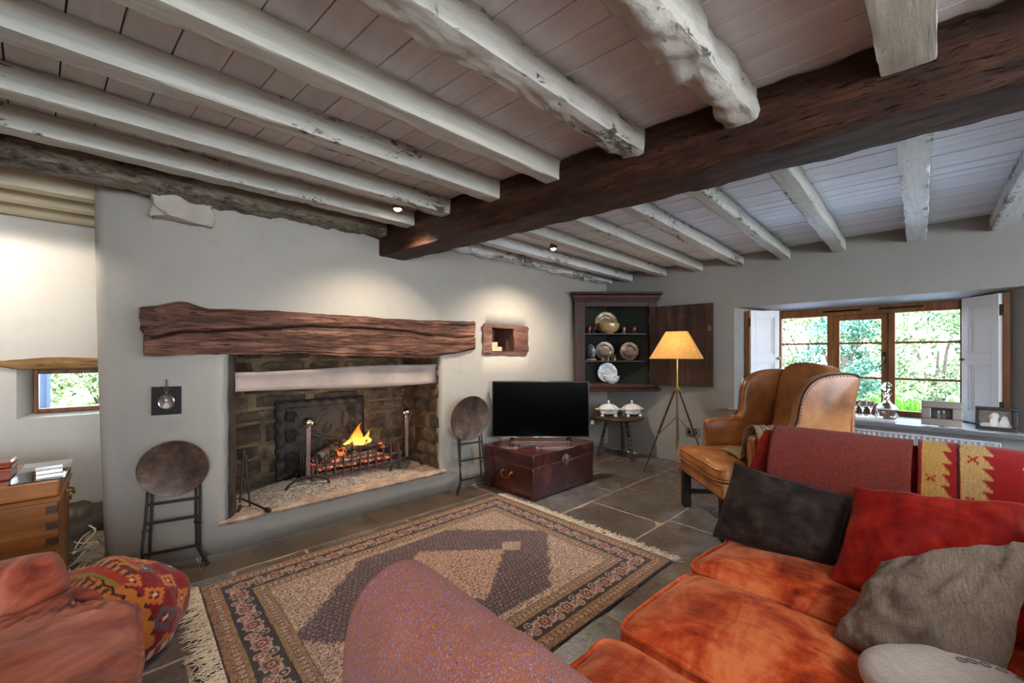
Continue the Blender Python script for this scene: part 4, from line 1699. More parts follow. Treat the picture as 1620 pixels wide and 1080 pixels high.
# ================================================================== FADED RED ARMCHAIR (left foreground)
ac = thing('armchair', 'faded red linen slip-covered armchair in the left foreground', 'armchair', (0, 0, 0))
bm = NB()
def dd(p):
    p = p.copy()
    p += Vector((fbm(p, 3, 1), fbm(p, 3, 5), fbm(p, 3, 9)*.8))*.02
    return p
superq(bm, .40, .30, .19, .25, .25, Matrix.Translation((-.395, 1.52, .20)), 60, 24)
obj('seat_base', bm, MSLIP, ac, ang=70)
bm = NB()
def ds(p):
    p = p.copy()
    u, v = p.x/.43, p.y/.31
    k = max(0, 1-u*u)**.5*max(0, 1-v*v)**.5
    if p.z > 0:
        p.z += .05*k
    p.z += .026*fbm((p.x*1.6, p.y*3.2, 0), 2, 3) + .005*math.sin((p.x*.6+p.y)*40 + 4*nz((p.x*3, p.y*3, 0)))*max(0, v)**1.5
    tx, ty = p.x-.275, p.y-.30
    rr = math.hypot(tx, ty)
    if p.z > -.02:
        p.z += .011*math.sin(math.atan2(ty, tx)*19 + 3*nz((p.x*3, p.y*3, 2)))*math.exp(-rr/.30)*min(1, rr/.06)
    return p
superq(bm, .43, .31, .06, .5, .42, Matrix.Translation((-.40, 1.53, .385)), 110, 34, ds)
seat = obj('seat_cushion', bm, MSLIP, ac, ang=80)
bm = NB()
pts = []
for k in range(110):
    w = 2*PI*k/110
    p = ds(Vector((.428*sp(math.cos(w), .42), .308*sp(math.sin(w), .42), .026)))
    pts.append(Matrix.Translation((-.40, 1.53, .385)) @ p)
tube(bm, pts, .006, 8, closed=True)
obj('piping', bm, MSLIP, seat)
def chair_arm(yc, sgn):
    bm = NB()
    def f(u, v):
        w = 2*PI*u
        x = -.85 + .72*v
        c, s_ = sp(math.cos(w), .55), sp(math.sin(w), .55)
        end = max(0, (v-.9)/.1)
        sc = math.sqrt(max(.0, 1-end**2.5))
        sag = .01*math.sin(v*9)
        hz = (.285 + sag)*(sc*.5+.5 if end else 1); wy_ = .083*(.45+.55*sc)
        p = Vector((x + .012*nz((u*6, v*6, 1)), yc + wy_*c, .29 + hz*s_*1.0))
        p += Vector((.3, 1, .6))*(fbm((p.x*2.5, p.y*4, p.z*2.5), 2, 6)*.010)
        fold = math.exp(-((v-.93)/.05)**2)
        p.y += .012*fold*math.sin(p.z*70)
        return p
    grid(bm, 48, 60, f, cu=True)
    bmesh.ops.holes_fill(bm, edges=[e for e in bm.edges if e.is_boundary])
    return obj('arm', bm, MSLIP, ac, ang=80)
chair_arm(1.905, 1)
chair_arm(1.12, -1)
bm = NB()
superq(bm, .10, .40, .36, .35, .3, Matrix.Translation((-.93, 1.52, .46)) @ Matrix.Rotation(-.12, 4, 'Y'), 40, 24, dd)
obj('backrest', bm, MSLIP, ac, ang=80)
bm = NB()       # gathered tie folds where the arm meets the seat
random.seed(12)
for k in range(7):
    a = Vector((-.125, 1.83, .475))
    ang = -2.75 + k*.16
    L = .16 + .26*(k % 3)/2
    b = a + Vector((math.cos(ang)*L, math.sin(ang)*L*.75, -.02))
    m_ = a.lerp(b, .5) + Vector((0, 0, -.004))
    tube(bm, smooth_line([a, m_, b], 6), [.010*(1-abs(i/12-.3)*1.0) for i in range(13)], 7)
for k in range(5):
    a = Vector((-.13, 1.835, .48))
    b = a + Vector((.02+.018*k, -.012*k + .02, -.07 - .008*k))
    tube(bm, smooth_line([a, a.lerp(b, .5)+Vector((.012, 0, .008)), b], 5), [.013, .014, .015, .015, .014, .014, .013, .012, .010, .008, .005], 7)
obj('gather_folds', bm, MSLIP, ac, ang=80)

# kilim pouf
pf = thing('kilim_pouf', 'slumped round floor pouf covered in red and orange kilim beside the armchair', 'pouf', (-.12, 2.325, 0))
bm = NB()
def pouf(u, v):
    a = 2*PI*u
    h = v
    prof = smooth_line([Vector(p) for p in ((.20, .004, 0), (.275, .012, 0), (.308, .08, 0), (.312, .15, 0), (.285, .22, 0), (.225, .275, 0), (.14, .315, 0), (.06, .333, 0), (.0, .335, 0))], 8)
    f = h*(len(prof)-1); i = min(len(prof)-2, int(f))
    q = prof[i].lerp(prof[i+1], f-i)
    r, z = q.x, q.y
    k = 1 + .05*math.sin(3*a+1) + .03*math.sin(7*a)
    p = Vector((r*math.cos(a)*k, r*math.sin(a)*k, z))
    p.z += .03*math.exp(-((p.x-.07)**2+(p.y+.0)**2)/.012) - .03*math.exp(-((p.x+.12)**2+(p.y+.02)**2)/.02)
    p += p*(.05*fbm(p, 5, 3)) * (1 if z > .02 else 0)
    return p
grid(bm, 260, 170, pouf, cu=True)
weld(bm)
kp = obj('cover', bm, MKIL, pf, ang=80)
def pouf_col(co):
    x, y, z = co[:, 0], co[:, 1], co[:, 2]
    a = np.arctan2(y, x)
    r = np.hypot(x, y)
    n = len(x)
    red = np.array([132, 24, 28.]); c = np.tile(red, (n, 1))
    # side band: red with orange/white diamonds
    s = a/(2*np.pi)*13
    t = (z + (0.33-r)*.6)
    si = np.floor(s); sf = s-si-.5
    row = np.floor(t/.115); tf = (t/.115-row)-.5
    q = np.round(np.abs(sf)*8)/8 + np.round(np.abs(tf)*8)/8
    alt = ((si+row) % 3)
    org = np.array([204, 118, 50.]); wht = np.array([214, 196, 176.]); gry = np.array([92, 84, 92.]); blk = np.array([48, 34, 30.])
    d = (q < .46)
    c[d & (alt == 0)] = org; c[d & (alt == 1)] = org; c[d & (alt == 2)] = gry
    c[(q < .22)] = red
    c[(q < .12)] = wht
    # white toothed rim low down
    lo = (z < .055) & (z > .02)
    c[lo] = wht
    c[lo & ((s*3) % 1 < .5)] = red
    # orange panel with black zigzag
    pan = (t > .10) & (np.abs((a+1.12+np.pi) % (2*np.pi) - np.pi) < .27)
    c[pan] = org
    u = (a*4.2) % 1
    zz = np.abs(((t*17) % 1)-.5)*.8
    c[pan & (np.abs(u-.3-zz) < .14)] = blk
    top = r < .17
    w = ((x*1.0+y*.8)/.11) % 1
    c[top & (w < .35)] = np.array([176, 60, 40.])
    c[top & (w >= .35) & (w < .6)] = org
    c[top & (w > .85)] = np.array([150, 128, 60.])
    m = top & (np.abs(((x-y)/.045) % 1-.5)+np.abs(w-.5) < .3)
    c[m] = np.array([60, 56, 60.])
    return c
colour_attr(kp, pouf_col)

# ================================================================== RUG
RX0, RX1, RY0, RY1 = .262, 2.298, 1.09, 2.63
rug = thing('rug', 'worn persian rug with dark plum medallion and cream fringes', 'rug', ((RX0+RX1)/2, (RY0+RY1)/2, 0))
RW, RH = RX1-RX0, RY1-RY0
bm = NB()
NXr, NYr = 500, 380
def rg(u, v):
    x, y = (u-.5)*RW, (v-.5)*RH
    e = min(u*RW, (1-u)*RW, v*RH, (1-v)*RH)
    z = .009 + .0025*fbm((x*1.2, y*1.2, 0), 1.5, 2, 2)
    x += .006*nz((0, y*2, 3)); y += .006*nz((x*2, 0, 5))
    return Vector((x, y, z if e > .002 else .002))
grid(bm, NXr, NYr, rg)
rp = obj('pile', bm, MRUG, rug, ang=80)
def rug_col(co):
    x, y = co[:, 0], co[:, 1]
    n = len(x)
    rs = np.random.RandomState(1)
    dx, dy = RW/2-np.abs(x), RH/2-np.abs(y)
    d = np.minimum(dx, dy)
    onx = dx < dy                       # end borders
    s = np.where(onx, y, x)             # run along the border
    tan = np.array([150, 118, 94.]); pink = np.array([186, 150, 130.]); navy = np.array([44, 36, 40.]); red = np.array([128, 58, 58.]); beige = np.array([178, 148, 120.])
    plum = np.array([62, 46, 54.]); rose = np.array([168, 116, 96.])
    h = lambda i, j, k=0: np.mod(np.sin(i*127.1+j*311.7+k*74.7)*43758.5453, 1)
    c = np.tile(tan, (n, 1))
    # field lattice
    g = .026
    off = np.floor(y/g) % 2*.5
    ci, cj = np.floor(x/g+off), np.floor(y/g)
    fx, fy = x/g+off-ci-.5, y/g-cj-.5
    r = np.hypot(fx, fy); an = np.arctan2(fy, fx)
    med = np.abs(x)/.79 + np.abs(y)/.755
    inner = np.abs(x)/.40 + np.abs(y)/.325
    ang_ = np.hypot(x, y)
    wob = .012*np.sin(np.arctan2(y, x)*28) + .05*(rs.rand(n)-.5)
    dark = (med+wob < 1) & (np.abs(y) < .465) & (inner+wob > 1)
    pend = (np.abs(np.abs(x)-.46)/.085 + np.abs(y)/.075 < 1)
    dark &= ~pend
    light = ~dark
    hh = h(ci, cj)
    grad = np.clip((x/RW+.5), 0, 1)[:, None]
    fl = np.tile(np.array([182, 152, 132.]), (n, 1))
    fl = np.where((hh > .6)[:, None], np.array([198, 168, 148.]), fl)
    fl[(inner < 1)] = np.array([190, 150, 128.])
    hook = (r > .2) & (r < .36) & (np.sin(an+hh*6.28) > -.2)
    fl[hook] = np.array([84, 62, 62.])
    fl[(r < .14)] = np.array([216, 196, 178.])
    fl[(r < .14) & (hh > .7)] = red
    dk = np.tile(plum, (n, 1))
    ring = (r > .24) & (r < .36)
    dk[ring] = np.array([156, 130, 130.])
    dk[(r < .12)] = np.array([168, 130, 118.])
    dk[(r < .12) & (hh > .6)] = np.array([110, 60, 66.])
    dk[(np.abs(fx) > .42) & (np.abs(fy) > .3)] = np.array([112, 88, 88.])
    c = np.where(dark[:, None], dk, fl)
    # spandrel corners
    # borders from the edge inward
    def band(a, b): return (d >= a) & (d < b)
    def small(a, b, bg, fg, per):
        m = band(a, b)
        w = (b-a)
        t = (d-a)/w-.5
        q = s/per; f = q-np.floor(q)-.5
        cc = np.tile(bg, (n, 1))
        rr = np.hypot(f*per/w, t)
        k = (rr < .38) & (rr > .18)
        cc[k] = fg
        cc[rr < .1] = red
        cc[np.abs(f) > .44] = np.array([70, 52, 48.])
        c[m] = cc[m]
    c[band(0, .012)] = navy*.9
    m = band(.012, .04); c[m] = np.array([152, 110, 78.])
    sp_ = m & (h(np.floor(s/.008), np.floor(d/.008)) > .72); c[sp_] = np.array([120, 84, 62.])
    small(.04, .066, np.array([136, 98, 74.]), np.array([198, 170, 146.]), .030)
    c[band(.066, .083)] = np.array([150, 112, 76.])
    c[band(.083, .088)] = navy
    # main border
    a, b = .088, .196
    m = band(a, b)
    t = (d-a)/(b-a)-.5
    per = .155
    q = s/per; qi = np.floor(q); f = q-qi-.5
    X, Y = f*per/(b-a), t
    cc = np.tile(np.array([52, 42, 44.]), (n, 1))
    # meander vine
    vine = np.abs(t - .26*np.sin(s/per*2*np.pi)) < .05
    cc[vine] = np.array([190, 158, 138.])
    rr = np.hypot(X*.95, Y*1.05); aa = np.arctan2(Y, X)
    pet = .30 + .05*np.cos(aa*8)
    cc[rr < pet+.07] = np.array([196, 166, 146.])
    cc[rr < pet] = np.array([140, 84, 76.])
    cc[rr < .21] = np.array([70, 52, 54.])
    cc[rr < .15] = np.array([184, 132, 112.])
    cc[rr < .07] = np.array([120, 48, 52.])
    f2 = q+.5-np.floor(q+.5)-.5
    X2 = f2*per/(b-a)
    for (ox, oy, rad, colr) in ((0, .22, .16, (60, 54, 60)), (0, -.22, .16, (150, 96, 84)), (.30, .05, .1, (126, 52, 56)), (-.30, -.05, .1, (126, 52, 56))):
        r2 = np.hypot(X2-ox, Y-oy)
        cc[(r2 < rad+.05)] = np.array([192, 164, 146.])
        cc[(r2 < rad)] = np.array(colr, float)
        cc[(r2 < rad*.4)] = np.array([196, 160, 138.])
    c[m] = cc[m]
    c[band(.196, .202)] = navy
    c[band(.202, .222)] = np.array([148, 116, 82.])
    small(.222, .246, np.array([126, 96, 82.]), np.array([196, 172, 150.]), .028)
    m = band(.246, .262); c[m] = np.array([152, 118, 88.])
    c[band(.262, .265)] = np.array([84, 66, 58.])
    # wear and fine knots
    nzv = (rs.rand(n)*.44+.74)*np.where(rs.rand(n) < .16, .62, 1)
    wear = .5+.5*np.sin(x*3.1+1)*np.sin(y*4.3)
    c = c*nzv[:, None]
    pal = np.array([176, 146, 128.])
    c = c*(1-.12*wear[:, None]) + pal*.12*wear[:, None]
    return c
colour_attr(rp, rug_col)
for sgn, lb in ((-1, 'tangled cream fringe'), (1, 'white fringe')):
    bm = NB()
    random.seed(30+sgn)
    for k in range(420):
        y = -RH/2 + RH*(k + 3.5*math.sin(k*1.9)*(sgn < 0) + 2*math.sin(k*.9))/420
        y = max(-RH/2, min(RH/2, y))
        L = random.uniform(.07, .125) if sgn < 0 else random.uniform(.065, .105)
        x = sgn*RW/2 - sgn*.004
        p = [Vector((x, y, .007))]
        dx_, dy_ = sgn*1., random.uniform(-.5, .5)
        for q in range(5):
            dy_ += random.uniform(-.9, .9)
            l = math.hypot(1, dy_)
            p.append(p[-1] + Vector((sgn/l, dy_/l, 0))*L/5)
            p[-1].z = .003 + random.uniform(0, .006)
        tube(bm, p, [.002, .0022, .0022, .002, .0018, .001], 4)
    fo = obj('fringe', bm, MFRIN, rug, label=lb)
    fo['kind'] = 'stuff'
# ================================================================== TRUNK, TELEVISION
tr = thing('trunk', 'glossy oxblood lacquered trunk with brass handle standing under the television', 'trunk', (2.82, 2.615, 0))
bm = NB(); box(bm, -.415, .415, -.30, .30, .0, .262)
obj('body', bm, MTRUNK, tr, bevel=.006)
bm = NB(); box(bm, -.42, .42, -.305, .305, .266, .372)
obj('lid', bm, MTRUNK, tr, bevel=.008)
bm = NB(); box(bm, -.417, .417, -.302, .302, .2605, .2668)
obj('lid_line', bm, MBRASS, tr)
bm = NB()
for z in (.012, .36):
    pass
lathe(bm, [(0, -.004), (.05, -.004), (.052, .002), (.046, .005), (0, .006)], 28, Matrix.Translation((.0, -.306, .268)) @ Matrix.Rotation(PI/2, 4, 'X'))
cl = obj('clasp', bm, MPEW, tr)
bm = NB(); box(bm, -.017, .017, -.325, -.312, .235, .296)
obj('hasp', bm, MSTEEL, cl, bevel=.003)
bm = NB()
pts = [(-.424, .055, .185), (-.438, .055, .182), (-.446, .05, .165), (-.448, .03, .142), (-.448, 0, .135), (-.448, -.03, .142), (-.446, -.05, .165), (-.438, -.055, .182), (-.424, -.055, .185)]
tube(bm, smooth_line(pts, 4), .0045, 8)
for y in (-.055, .055):
    lathe(bm, [(.012, 0), (.012, .006), (.006, .01)], 12, Matrix.Translation((-.416, y, .186)) @ Matrix.Rotation(-PI/2, 4, 'Y'))
obj('handle', bm, MBRASS, tr)

TVC = Vector((2.834, 2.625, 0))
tv = thing('television', 'black flat screen television standing on the oxblood trunk', 'television', (TVC.x, TVC.y, .3745), math.atan2(-.6845, .729))
# local: x to the right as seen, -y towards the viewer
bm = NB(); box(bm, -.455, .455, -.012, .03, .045, .572); box(bm, -.33, .33, .03, .06, .07, .40)
obj('housing', bm, MBLACK, tv, bevel=.004)
bm = NB(); box(bm, -.445, .445, -.0135, -.011, .058, .562)
obj('screen', bm, MSCREEN, tv)
bm = NB(); box(bm, -.455, .455, -.0145, -.012, .046, .052)
obj('silver_edge', bm, MSTEEL, tv)
bm = NB(); box(bm, -.016, .016, -.0152, -.0146, .0462, .0505)
obj('badge', bm, simple('badge_grey', S(120, 120, 122), .4), tv)
for s in (-1, 1):
    bm = NB()
    bar(bm, (s*.27, .0, .05), (s*.29, -.03, .008), .016, .02)
    bar(bm, (s*.27, .0, .05), (s*.25, .05, .012), .016, .014)
    obj('foot', bm, MBLACK, tv, bevel=.003)
for a in ((-.032, -.022, .001, .009), (.045, .055, .001, .008)):
    bm = NB(); box(bm, -.28, .28, *a)
    obj('stand_bar', bm, MGRIP, tv, bevel=.002)
rc = thing('remote_control', 'black remote control lying on the trunk in front of the television', 'remote control', (2.585, 2.56, .375), -.55)
bm = NB(); superq(bm, .085, .022, .009, .5, .4, Matrix.Translation((0, 0, .010)), 30, 12)
obj('body', bm, MBLACK, rc)
bm = NB()
for i in range(6):
    for j in range(3):
        box(bm, -.06+.02*i, -.05+.02*i, -.013+.01*j, -.007+.01*j, .018, .0205)
obj('button_pad', bm, simple('button_grey', S(90, 90, 92), .5), rc)

# ================================================================== FOLDING TABLES AGAINST THE WALL
def fold_table(label, x, y, r, zc, tilt, rz, hw):
    t = thing('folding_table', label, 'folding table', (x, y, 0), rz, 'round topped folding tables leaning on the wall')
    # local: -y to the room, wall at +y
    M = Matrix.Translation((0, .008, zc)) @ Matrix.Rotation(PI/2 + tilt, 4, 'X')
    bm = NB()
    lathe(bm, [(0, -.004), (r-.008, -.004), (r-.002, -.002), (r, .004), (r-.003, .009), (r-.010, .005), (0, .004)], 64, M)
    obj('table_top', bm, MTOLE, t, ang=50)
    zt = zc - .05
    for (s, yy, off) in ((-1, -.045, 0), (1, -.045, 0), (-1, .005, .022), (1, .005, .022)):
        bm = NB()
        xx = s*(hw - off)
        zk = .10
        pts = [(xx*.92, .034, zt), (xx*.94, .026+yy*.1, zc-.15), (xx*.96, .01+yy*.45, .27), (xx, yy, .15), (xx, yy, zk), (xx + s*.012, yy - .01, zk-.03), (xx + s*.030, yy-.012, .03), (xx + s*.034, yy-.012, .008)]
        tube(bm, smooth_line(pts, 4), .0072, 8)
        lathe(bm, [(.009, 0), (.012, .006), (.010, .014), (.0072, .018)], 10, Matrix.Translation((xx + s*.034, yy-.012, 0)))
        obj('leg', bm, MIRON, t)
    for (z, yy, k, off) in ((.115, -.045, 1, 0), (.27, -.012, .95, 0), (zc-r-.025, .015, .93, 0)):
        bm = NB()
        bar(bm, (-(hw-off)*k, yy, z), ((hw-off)*k, yy, z), .010, .014)
        obj('crossbar', bm, MIRON, t)
    for s in (-1, 1):
        bm = NB()
        tube(bm, [(s*(hw*.97+.008), -.03, .235), (s*(hw*.9-.02), -.0, .235)], .0055, 8)
        obj('pivot', bm, MIRON, t)
    return t
fold_table('round brown metal folding table leaning on the wall left of the hearth', .190, 2.99, .162, .553, .10, -.22, .125)
fold_table('round tan folding table leaning on the wall between the hearth and the television', 2.225, 2.90, .20, .632, .10, -.10, .13)

# ================================================================== CORNER CABINET (front lies across the corner)
cabm = Matrix.Translation((4.105, 2.63, 0))
CA = math.atan2(-.6845, .729)
cab = thing('corner_cabinet', 'dark mahogany hanging corner cabinet with its door standing open', 'cabinet', (4.09, 2.617, 0), CA)
# local: x right along the front, -y to the viewer, +y into the corner
Z0, Z1 = .785, 1.86
HW = .475
bm = NB()
for s in (-1, 1):
    x0, x1 = sorted((s*HW, s*(HW-.125 if s < 0 else HW-.10)))
    box(bm, x0, x1, -.012, .012, Z0+.03, Z1)
box(bm, -HW+.125, HW-.10, -.012, .012, 1.745, Z1)
box(bm, -HW+.125, HW-.10, -.012, .012, Z0+.03, Z0+.07)
obj('front_frame', bm, MCAB, cab, bevel=.003)
for s in (-1, 1):
    bm = NB()
    p = [Vector((s*HW, .012, 0)), Vector((s*.012, HW-.05, 0))]
    n_ = Vector((s, 1, 0)).normalized()*.012
    v = [bm.verts.new(q + o + Vector((0, 0, z))) for z in (Z0+.03, Z1) for q, o in ((p[0], Vector()), (p[1], Vector()), (p[1], -n_), (p[0], -n_))]
    for a in range(4):
        b = (a+1) % 4
        bm.faces.new((v[a], v[b], v[4+b], v[4+a]))
    bm.faces.new(v[:4][::-1]); bm.faces.new(v[4:])
    obj('side_board', bm, MINT, cab)
def tri_shelf(bm, z, th, d, inset=.03, front=.03):
    pts = [(-HW+inset+front, front), (HW-inset-front, front), (.02, HW-.075), (-.02, HW-.075)]
    lo = [bm.verts.new((a, b, z)) for a, b in pts]; hi = [bm.verts.new((a, b, z+th)) for a, b in pts]
    for i in range(4):
        bm.faces.new((lo[i], lo[(i+1) % 4], hi[(i+1) % 4], hi[i]))
    bm.faces.new(lo[::-1]); bm.faces.new(hi)
SH = (1.428, 1.112, .845)
for z in SH[:2]:
    bm = NB(); tri_shelf(bm, z, .012, 0)
    obj('shelf', bm, MSHELF, cab)
bm = NB(); tri_shelf(bm, SH[2]-.0, .012, 0); tri_shelf(bm, Z1-.02, .015, 0)
obj('carcass_board', bm, MINT, cab)
def mould(bm, prof, ext):
    """moulding run across the front with canted returns; prof = (proud, z)"""
    rows = []
    for pr, z in prof:
        rows.append([bm.verts.new(q) for q in ((-HW-pr*.4, .10+pr*0, z), (-HW-pr*.9, -.012-pr, z), (HW+pr*.9, -.012-pr, z), (HW+pr*.4, .10, z))])
    for a, b in zip(rows, rows[1:]):
        for i in range(3):
            bm.faces.new((a[i], a[i+1], b[i+1], b[i]))
    bm.faces.new(rows[0][::-1]); bm.faces.new(rows[-1])
bm = NB(); mould(bm, [(.002, 1.80), (.012, 1.805), (.014, 1.82), (.026, 1.84), (.030, 1.868), (.052, 1.888), (.056, 1.905), (.05, 1.909)], 0)
obj('cornice', bm, MCAB, cab, ang=30)
bm = NB(); mould(bm, [(.025, .775), (.035, .78), (.036, .80), (.02, .815), (.01, .822), (.004, .84)], 0)
obj('base_moulding', bm, MCAB, cab, ang=30)

# its open door lies back along the window wall
Rc = lambda lx, ly: Vector((4.09, 2.617, 0)) + Vector((.729, -.6845, 0))*lx + Vector((.6845, .729, 0))*ly
hp = Rc(HW-.085, -.03)
dw = Vector((4.455, 1.675, 0)) - Vector((hp.x, hp.y, 0))
drl = dw.length
ci, si = math.cos(-CA), math.sin(-CA)
# door in cabinet-local coordinates
dl = Vector((dw.x*ci - dw.y*si, dw.x*si + dw.y*ci, 0))
Md = Matrix.Translation((HW-.085, -.03, 0)) @ Matrix.Rotation(math.atan2(dl.y, dl.x), 4, 'Z')
bm = NB()
dz0, dz1 = .86, 1.735
for a in ((.0, .075, dz0, dz1), (drl-.075, drl, dz0, dz1), (.075, drl-.075, dz1-.08, dz1), (.075, drl-.075, dz0, dz0+.08)):
    box(bm, a[0], a[1], -.022, .0, a[2], a[3], Md)
door = obj('door', bm, MDOOR, cab, bevel=.002)
bm = NB()
n = 4
for k in range(n):
    a = .075+(drl-.15)*k/n
    box(bm, a, a+(drl-.15)/n-.002, -.016, -.006, dz0+.08, dz1-.08, Md)
obj('panel', bm, MDOOR, door, bevel=.002)
bm = NB(); box(bm, drl-.05, drl-.02, -.036, -.022, 1.44, 1.50, Md)
obj('lock', bm, MPEW, door, bevel=.002)
for z in (dz0+.12, dz1-.14):
    bm = NB()
    bar(bm, Md @ Vector((-.004, -.024, z-.04)), Md @ Vector((-.004, -.024, z+.04)), .014)
    bar(bm, Md @ Vector((.0, -.024, z)), Md @ Vector((.11, -.024, z)), .004, .02)
    obj('hinge', bm, MIRON, door)

# ---- things on its shelves.  local (lx, ly) on the front axes
def onshelf(lx, ly, z):
    p = Rc(lx, ly)
    return (p.x, p.y, z)
def plate(name, label, mat, lx, ly, z, r, lean=.22, deep=.16, rim=.72, turn=0, grp=None, cat='plate', sx=1):
    """plate standing on edge and leaning back"""
    t = tag(None_obj(name, mat, r, lean, deep, rim, sx), label, cat, grp)
    t.location = onshelf(lx, ly, z+.0015)
    t.rotation_euler = (0, 0, CA+turn)
    return t
def None_obj(name, mat, r, lean, deep, rim, sx):
    bm = NB()
    d = r*deep
    M = Matrix.Rotation(-lean, 4, 'X') @ Matrix.Translation((0, 0, r)) @ Matrix.Rotation(PI/2, 4, 'X')
    lathe(bm, [(0, 0), (r*rim*.9, 0), (r*rim, d*.35), (r*rim*1.03, d*.5), (r*.96, d*.8), (r, d*.85), (r*.985, d), (r*.93, d*.95), (r*rim, d*.72), (r*rim*.9, d*.5), (r*rim*.84, d*.28), (r*rim*.5, d*.25), (0, d*.22)], 40, M, sx=sx)
    return obj(name, bm, mat, ang=50)
def pot(name, label, mat, lx, ly, z, prof, cat, handle=None, grp=None, parts=()):
    t = thing(name, label, cat, onshelf(lx, ly, z+.0015), CA, grp)
    bm = NB(); lathe(bm, prof, 28)
    obj('body', bm, mat, t, ang=50)
    if handle:
        x, z0, z1, w = handle
        bm = NB()
        tube(bm, smooth_line([(x, 0, z1), (x+math.copysign(w, x), 0, z1-.003), (x+math.copysign(w*1.2, x), 0, (z0+z1)/2), (x+math.copysign(w*.8, x), 0, z0+.004), (x, 0, z0)], 4), .004, 8)
        obj('handle', bm, mat, t)
    return t
S0 = SH[0]+.012; S1 = SH[1]+.012; S2 = SH[2]+.012
plate('slipware_plate', 'large mottled slipware plate at the back of the top cabinet shelf', MSLW, -.055, .235, S0, .137, .16)
pot('slipware_bowl', 'deep tan slipware bowl in front of the large plate on the top cabinet shelf', simple('tan_glaze', S(172, 148, 102), .2, 0, .2, 14, 30, .05, coat=.5), -.05, .105, S0,
    [(0, 0), (.052, 0), (.054, .010), (.085, .022), (.110, .05), (.122, .085), (.120, .118), (.116, .119), (.117, .085), (.104, .052), (.08, .028), (0, .02)], 'bowl')
mug = [(0, 0), (.032, 0), (.032, .004), (.028, .010), (.028, .07), (.031, .082), (.029, .082), (.026, .07), (.026, .012), (0, .01)]
pot('copper_mug', 'straight copper mug at the left end of the top cabinet shelf', MCOP, -.285, .085, S0, mug, 'mug')
pot('pewter_goblet', 'squat pewter footed cup beside the left copper mug', MPEW, -.225, .10, S0, [(0, 0), (.026, 0), (.022, .008), (.010, .018), (.012, .028), (.030, .045), (.034, .066), (.032, .066), (.027, .048), (0, .036)], 'cup')
pot('pewter_tankard', 'small dark pewter tankard right of the tan bowl on the top shelf', MPEW, .125, .11, S0, [(0, 0), (.034, 0), (.032, .01), (.026, .022), (.026, .05), (.031, .072), (.029, .072), (.023, .05), (0, .02)], 'tankard', (.027, .02, .06, .022))
pot('copper_tankard', 'copper tankard with handle at the right end of the top cabinet shelf', MCOP, .238, .085, S0, [(0, 0), (.042, 0), (.042, .005), (.035, .012), (.034, .07), (.039, .08), (.036, .08), (.031, .068), (.031, .014), (0, .01)], 'tankard', (-.035, .02, .065, .02))
plate('pewter_plate', 'bluish oval pewter dish at the left of the middle cabinet shelf', MPEWB, -.258, .125, S1, .098, .14, .16, .7, .35, 'pewter plates on the middle shelf', 'plate', .66)
plate('pewter_plate', 'broad rimmed pewter plate in the centre of the middle cabinet shelf', MPEW, -.075, .21, S1, .112, .16, .14, .72, 0, 'pewter plates on the middle shelf')
plate('pewter_plate', 'wavy rimmed pewter plate at the right of the middle cabinet shelf', MPEW, .19, .115, S1, .108, .15, .14, .70, -.1, 'pewter plates on the middle shelf')
cupp = [(0, 0), (.021, 0), (.019, .006), (.015, .012), (.018, .024), (.020, .034), (.018, .040), (.016, .034), (0, .02)]
pot('pewter_cup', 'smallest pewter cup in front of the centre plate, leftmost of three', MPEW, -.125, .10, S1, cupp, 'cup', None, 'little pewter cups on the middle shelf')
pot('pewter_cup', 'flared pewter cup in front of the centre plate, middle of three', MPEW, -.058, .10, S1, [(r*1.12, z*1.2) for r, z in cupp], 'cup', None, 'little pewter cups on the middle shelf')
pot('pewter_beaker', 'tall plain pewter beaker, rightmost of the three small cups', MPEW, .012, .105, S1, [(0, 0), (.030, 0), (.030, .062), (.033, .068), (.031, .068), (.027, .06), (.027, .01), (0, .008)], 'beaker', None, 'little pewter cups on the middle shelf')
wd = thing('wooden_scoop', 'pale wooden scoop lying at the left front of the middle cabinet shelf', 'scoop', onshelf(-.245, .055, S1+.001), CA+.15)
bm = NB(); superq(bm, .042, .014, .012, .8, .8, Matrix.Translation((0, 0, .0125)), 24, 12)
obj('bowl', bm, simple('pale_wood', S(170, 124, 94), .6, 0, .2, 20, 40, .2), wd)
bm = NB(); tube(bm, [(-.035, 0, .0125), (-.075, .004, .011)], .006, 8)
obj('handle', bm, simple('pale_wood_handle', S(160, 116, 88), .6, 0, .2, 20, 40, .2), wd)
plate('china_plate', 'blue and white china plate leaning at the back of the bottom cabinet shelf', MCHI, -.045, .20, S2, .118, .16)
pot('china_bowl', 'blue and white china bowl in front of the plate on the bottom cabinet shelf', MCHI, -.025, .09, S2, [(0, 0), (.042, 0), (.044, .008), (.07, .02), (.088, .05), (.095, .088), (.092, .088), (.083, .05), (.06, .022), (0, .014)], 'bowl')

